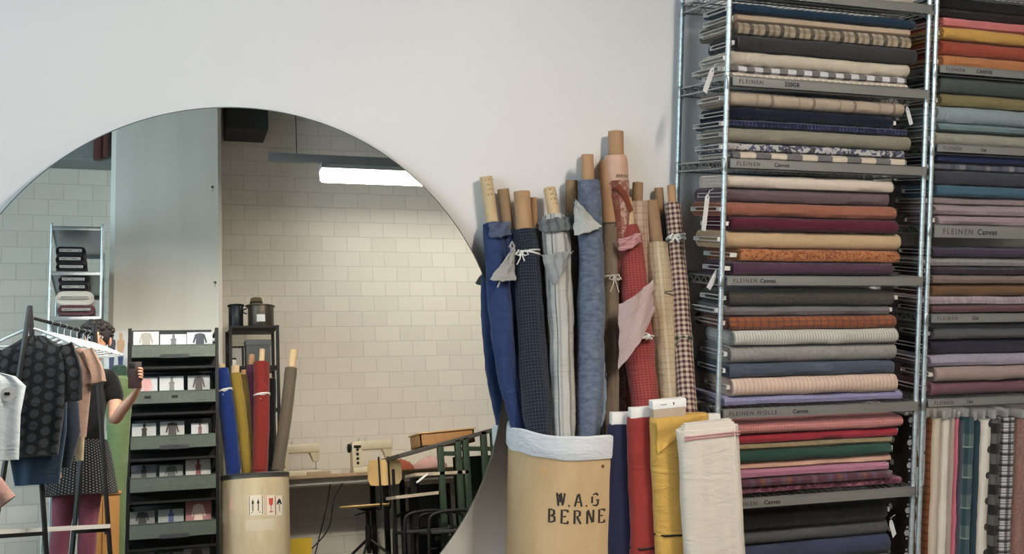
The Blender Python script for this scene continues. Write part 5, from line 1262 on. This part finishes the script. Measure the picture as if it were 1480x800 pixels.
for k in range(3):
    m = MB(); m.box((-w+.01, .12, .05+k*(h-.06)/3), (w-.01, .128, .03+(k+1)*(h-.06)/3), bev=.002); dd = m.build('drawer', M_BLACK, t)
    m = MB(); m.box((-.03, .128, .02+(k+.6)*(h-.06)/3), (.03, .14, .03+(k+.6)*(h-.06)/3)); m.build('handle', M_WIRE, dd)
m = MB()
for x_ in (-w+.02, w-.02): m.box((x_-.015, -.14, 0), (x_+.015, .11, .03))
m.build('feet', M_BLACK, t)
# ================================================================== the photographer (seen only in the mirror)
SK = NB('skin'); SK.b.inputs['Base Color'].default_value = lin((196,146,120)); SK.b.inputs['Roughness'].default_value = .5; SK.b.inputs['Subsurface Weight'].default_value = .1; SK.b.inputs['Subsurface Radius'].default_value = (.01, .004, .002)
def skin(name, chains, mat, parent, sub=2, root=0):
    """chains: lists of (point, radius_x, radius_y); points closer than 1 mm are merged so the chains join"""
    vs, es, rs = [], [], []
    def idx(p, r):
        for i, q in enumerate(vs):
            if (Vector(q)-Vector(p)).length < .001: return i
        vs.append(tuple(p)); rs.append(r); return len(vs)-1
    for ch in chains:
        prev = None
        for it in ch:
            p, r = it[0], (it[1], it[2] if len(it) > 2 else it[1]); i = idx(p, r)
            if prev is not None and prev != i: es.append((prev, i))
            prev = i
    me = bpy.data.meshes.new(name); me.from_pydata(vs, es, []); me.update()
    o = bpy.data.objects.new(name, me); col.objects.link(o)
    sk = o.modifiers.new('Skin', 'SKIN'); sk.use_smooth_shade = True; sk.branch_smoothing = .3
    for i, r in enumerate(rs): me.skin_vertices[0].data[i].radius = r; me.skin_vertices[0].data[i].use_root = (i == root)
    sb = o.modifiers.new('Sub', 'SUBSURF'); sb.levels = sub; sb.render_levels = sub
    dg = bpy.context.evaluated_depsgraph_get(); nm = bpy.data.meshes.new_from_object(o.evaluated_get(dg)); bpy.data.objects.remove(o)
    nm.materials.clear(); nm.materials.append(mat); nm.shade_smooth()
    if not nm.uv_layers:
        ul = nm.uv_layers.new(name='UVMap')
        for lp in nm.loops: v = nm.vertices[lp.vertex_index].co; ul.data[lp.index].uv = (v.z, atan2(v.y, v.x)*.15)
    ob = bpy.data.objects.new(name, nm); col.objects.link(ob); ob.parent = parent; return ob
V = Vector
PB = V((-.27, -.36, 0))
person = empty('person', PB, 'person in black top, dotted skirt and wine tights photographing into the mirror', 'person')
def L(x, y, z): return (x-PB.x, y-PB.y, z)
hip = L(-.28, -.36, .90)
rh = [(L(.012, -.052, 1.285))]
ptL = V(L(0, -.03, 1.318))
# body: pelvis - spine - neck; arms; legs. The right hand (towards +x) holds the phone.
wrist = L(.035, -.085, 1.225)
palm = L(.028, -.062, 1.285)
chains = [
 [(hip, .13, .105), (L(-.275,-.365,1.04), .115, .09), (L(-.262,-.37,1.20), .13, .095), (L(-.25,-.37,1.33), .125, .085), (L(-.242,-.362,1.405), .055, .05), (L(-.232,-.345,1.45), .045, .048), (L(-.222,-.325,1.50), .062, .075), (L(-.218,-.318,1.555), .074, .092), (L(-.216,-.322,1.61), .070, .085), (L(-.215,-.33,1.65), .040, .05)],
 [(L(-.25,-.37,1.33), .125, .085), (L(-.135,-.365,1.345), .055, .055), (L(-.105,-.345,1.22), .045, .045), (L(-.105,-.30,1.06), .038, .038), (L(-.055,-.20,1.13), .035, .035), (wrist, .021, .026), (palm, .018, .032)],
 [(L(-.25,-.37,1.33), .125, .085), (L(-.37,-.365,1.345), .055, .055), (L(-.42,-.34,1.21), .045, .045), (L(-.45,-.29,1.05), .038, .038), (L(-.42,-.20,.93), .030, .030), (L(-.40,-.15,.88), .020, .026), (L(-.395,-.12,.83), .016, .032)],
 [(hip, .13, .105), (L(-.235,-.36,.82), .088, .09), (L(-.235,-.345,.66), .072, .075), (L(-.24,-.34,.48), .052, .055), (L(-.245,-.36,.34), .052, .055), (L(-.25,-.375,.10), .030, .034), (L(-.25,-.365,.05), .035, .04), (L(-.25,-.26,.03), .036, .022)],
 [(hip, .13, .105), (L(-.345,-.36,.82), .088, .09), (L(-.37,-.345,.66), .072, .075), (L(-.385,-.34,.48), .052, .055), (L(-.395,-.36,.34), .052, .055), (L(-.40,-.375,.10), .030, .034), (L(-.40,-.365,.05), .035, .04), (L(-.41,-.26,.03), .036, .022)],
]
# fingers of the right hand curl round the phone's edge, thumb on the other side
for i, (z, ln) in enumerate(((1.335,.9),(1.318,1.0),(1.300,.96),(1.283,.78))):
    b0 = L(.030, -.052, z-.018)
    chains.append([(palm, .018, .032), (b0, .0088), (L(.046, -.034, z-.006), .0082), (L(.040, -.008, z), .0076), (L(.040-.022*ln, -.0035, z+.002), .0066)])
chains.append([(wrist, .021, .026), (L(.012, -.072, 1.262), .011), (L(-.004, -.048, 1.296), .0095), (L(.006, -.036, 1.325), .008)])
for i, (dx, ln) in enumerate(((-.026,.8),(-.009,1),(.008,.95),(.024,.75))):
    chains.append([(L(-.395,-.12,.83), .016, .032), (L(-.395, -.11+dx, .795), .0085), (L(-.392, -.10+dx, .765), .008), (L(-.386, -.105+dx, .765-.03*ln), .0068)])
chains.append([(L(-.40,-.15,.88), .020, .026), (L(-.385,-.135,.845), .011), (L(-.375,-.115,.82), .009), (L(-.372,-.105,.80), .0075)])
# nose
chains.append([(L(-.218,-.318,1.555), .074, .092), (L(-.214,-.222,1.545), .010, .012)])
body = skin('body', chains, SK.m, person)
def ell(m, c_, r, n=16, k=10):
    R = [[(c_[0]+r[0]*sin(pi*i/k)*cos(2*pi*j/n), c_[1]+r[1]*sin(pi*i/k)*sin(2*pi*j/n), c_[2]-r[2]*cos(pi*i/k)) for j in range(n)] for i in range(1, k)]
    return m.rings(R)
for s_ in (-1, 1):
    m = MB(); ell(m, L(-.216+s_*.029, -.240, 1.562), (.012, .010, .008)); o = m.build('eye', plain('eye white', (226,222,216), .2), person)
    m = MB(); ell(m, L(-.216+s_*.029, -.2315, 1.562), (.0055, .003, .0055)); m.build('iris', plain('dark iris', (40,28,22), .2), o)
    m = MB(); ell(m, L(-.218+s_*.080, -.325, 1.553), (.010, .020, .030)); m.build('ear', SK.m, person)
    m = MB(); m.tube([L(-.216+s_*.014, -.232, 1.580), L(-.216+s_*.030, -.232, 1.586), L(-.216+s_*.046, -.242, 1.580)], .0032, 6); m.build('eyebrow', M_BLACK, person)
m = MB(); ell(m, L(-.214, -.236, 1.508), (.022, .007, .006)); m.build('lips', plain('lips', (166,84,80), .4), person)
# curly dark hair: cap plus curls
rnd = random.Random(3); m = MB()
ell(m, L(-.218, -.345, 1.595), (.092, .098, .082), 24, 14)
for i in range(90):
    a_ = rnd.uniform(0, 2*pi); u = rnd.uniform(-.15, 1); el = math.acos(max(-1, min(1, u)))
    d = V((sin(el)*cos(a_), sin(el)*sin(a_), u))
    if d.y > .55 and d.z < .35: continue
    p = V(L(-.218, -.345, 1.590))+V((d.x*.094, d.y*.098, d.z*.088)); r = rnd.uniform(.014, .026)
    ell(m, p, (r, r, r*.8), 10, 6)
m.build('hair', plain('dark curly hair', (34,26,24), .7, var=.2, bump=.6), person)
BT = c('black jersey', (22,22,24))
top_ch = [[(L(-.28,-.36,.90), .142, .116), (L(-.275,-.365,1.04), .128, .104), (L(-.262,-.37,1.20), .142, .108), (L(-.25,-.37,1.32), .138, .098), (L(-.246,-.366,1.375), .07, .062)],
 [(L(-.25,-.37,1.32), .138, .098), (L(-.135,-.365,1.343), .068, .068), (L(-.108,-.350,1.245), .060, .060), (L(-.103,-.335,1.165), .060, .060)],
 [(L(-.25,-.37,1.32), .138, .098), (L(-.37,-.365,1.343), .068, .068), (L(-.415,-.345,1.23), .060, .060), (L(-.432,-.325,1.15), .058, .058)]]
skin('black_top', top_ch, BT, person)
m = MB(); R = []
for z, w_, d in ((.96,.140,.115),(.93,.152,.125),(.86,.170,.142),(.78,.186,.155),(.70,.200,.168),(.645,.210,.178)):
    R.append([L(-.285+w_*cos(2*pi*j/60)+.006*sin(j*.9)*(1-z), -.36+d*sin(2*pi*j/60)+.008*sin(j*1.25)*(1-z)*2, z) for j in range(60)])
m.rings(R[::-1], True, True); m.build('skirt', c('dotted skirt', (20,20,22), [('dot',(150,146,140),.9,.016,.0032,.016,.5)]), person)
TI = c('wine tights', (140,70,88), marl=.03)
for sx in (0, 1):
    X = [(-.235,-.36,.80),(-.235,-.345,.66),(-.24,-.34,.48),(-.245,-.36,.34),(-.25,-.375,.10),(-.25,-.366,.065)] if sx == 0 else [(-.345,-.36,.80),(-.37,-.345,.66),(-.385,-.34,.48),(-.395,-.36,.34),(-.40,-.375,.10),(-.40,-.366,.065)]
    rr = [.094,.078,.057,.058,.036,.04]; skin('tights_leg', [[(L(*p), r) for p, r in zip(X, rr)]], TI, person)
    x = X[-1][0]; m = MB(); R = []
    for y, w_, h in ((-.41,.030,.07),(-.395,.042,.085),(-.35,.046,.09),(-.30,.046,.07),(-.25,.044,.055),(-.215,.034,.042),(-.205,.018,.03)):
        R.append([L(x+w_*cos(a_), y, max(.002, h*.5+h*.5*sin(a_))) for a_ in [2*pi*j/20 for j in range(20)]])
    m.rings(R); m.build('shoe', plain('black leather shoe', (28,26,26), .4), person)
# phone, just behind the viewpoint
ph_ = empty('smartphone', (0.004, -.016, 1.300), 'dark smartphone held up in the photographer\'s hand', 'phone')
m = MB(); m.box((-.037, -.0085, -.078), (.037, .0, .076), bev=.0035); m.build('phone_body', plain('dark red phone case', (44,28,30), .4), ph_)
m = MB()
m.box((-.034, 0, .038), (.000, .0018, .072), bev=.0006); m.build('camera_island', M_BLACK, ph_)
m = MB(); m.box((-.034, -.0095, -.072), (.034, -.0086, .070)); m.build('screen', plain('phone screen', (20,22,26), .15), ph_)
# ------------------------------------------------------------------ daylight, world and camera
w = bpy.data.worlds.new('World'); scene.world = w; w.use_nodes = True
bg = w.node_tree.nodes['Background']; bg.inputs[0].default_value = (.62, .80, 1, 1); bg.inputs[1].default_value = 1.2
ld = bpy.data.lights.new('window_daylight', 'AREA'); ld.shape = 'RECTANGLE'; ld.size = wy1-wy0-.2; ld.size_y = wz1-wz0-.2; ld.energy = 118; ld.color = (.70, .90, 1)
lo = bpy.data.objects.new('window_daylight', ld); col.objects.link(lo); lo.location = (XL-.04, (wy0+wy1)/2, (wz0+wz1)/2); lo.rotation_euler = (0, -pi/2, 0)
cd = bpy.data.cameras.new('camera'); cam = bpy.data.objects.new('camera', cd); col.objects.link(cam)
cd.sensor_width = 36; cd.lens = FPX/1480*36; cd.shift_y = (CY-400)/1480; cd.clip_start = .01; cd.clip_end = 60
cam.matrix_world = basis(EYE, CM[0], -CM[1], -CM[2])
scene.camera = cam
vs = scene.view_settings; vs.view_transform = 'Standard'; vs.look = 'None'; vs.gamma = 1; vs.exposure = 0.47; vs.use_curve_mapping = False
scene.display_settings.display_device = 'sRGB'
scene.cycles.max_bounces = 8
for m_ in bpy.data.meshes:
    pass
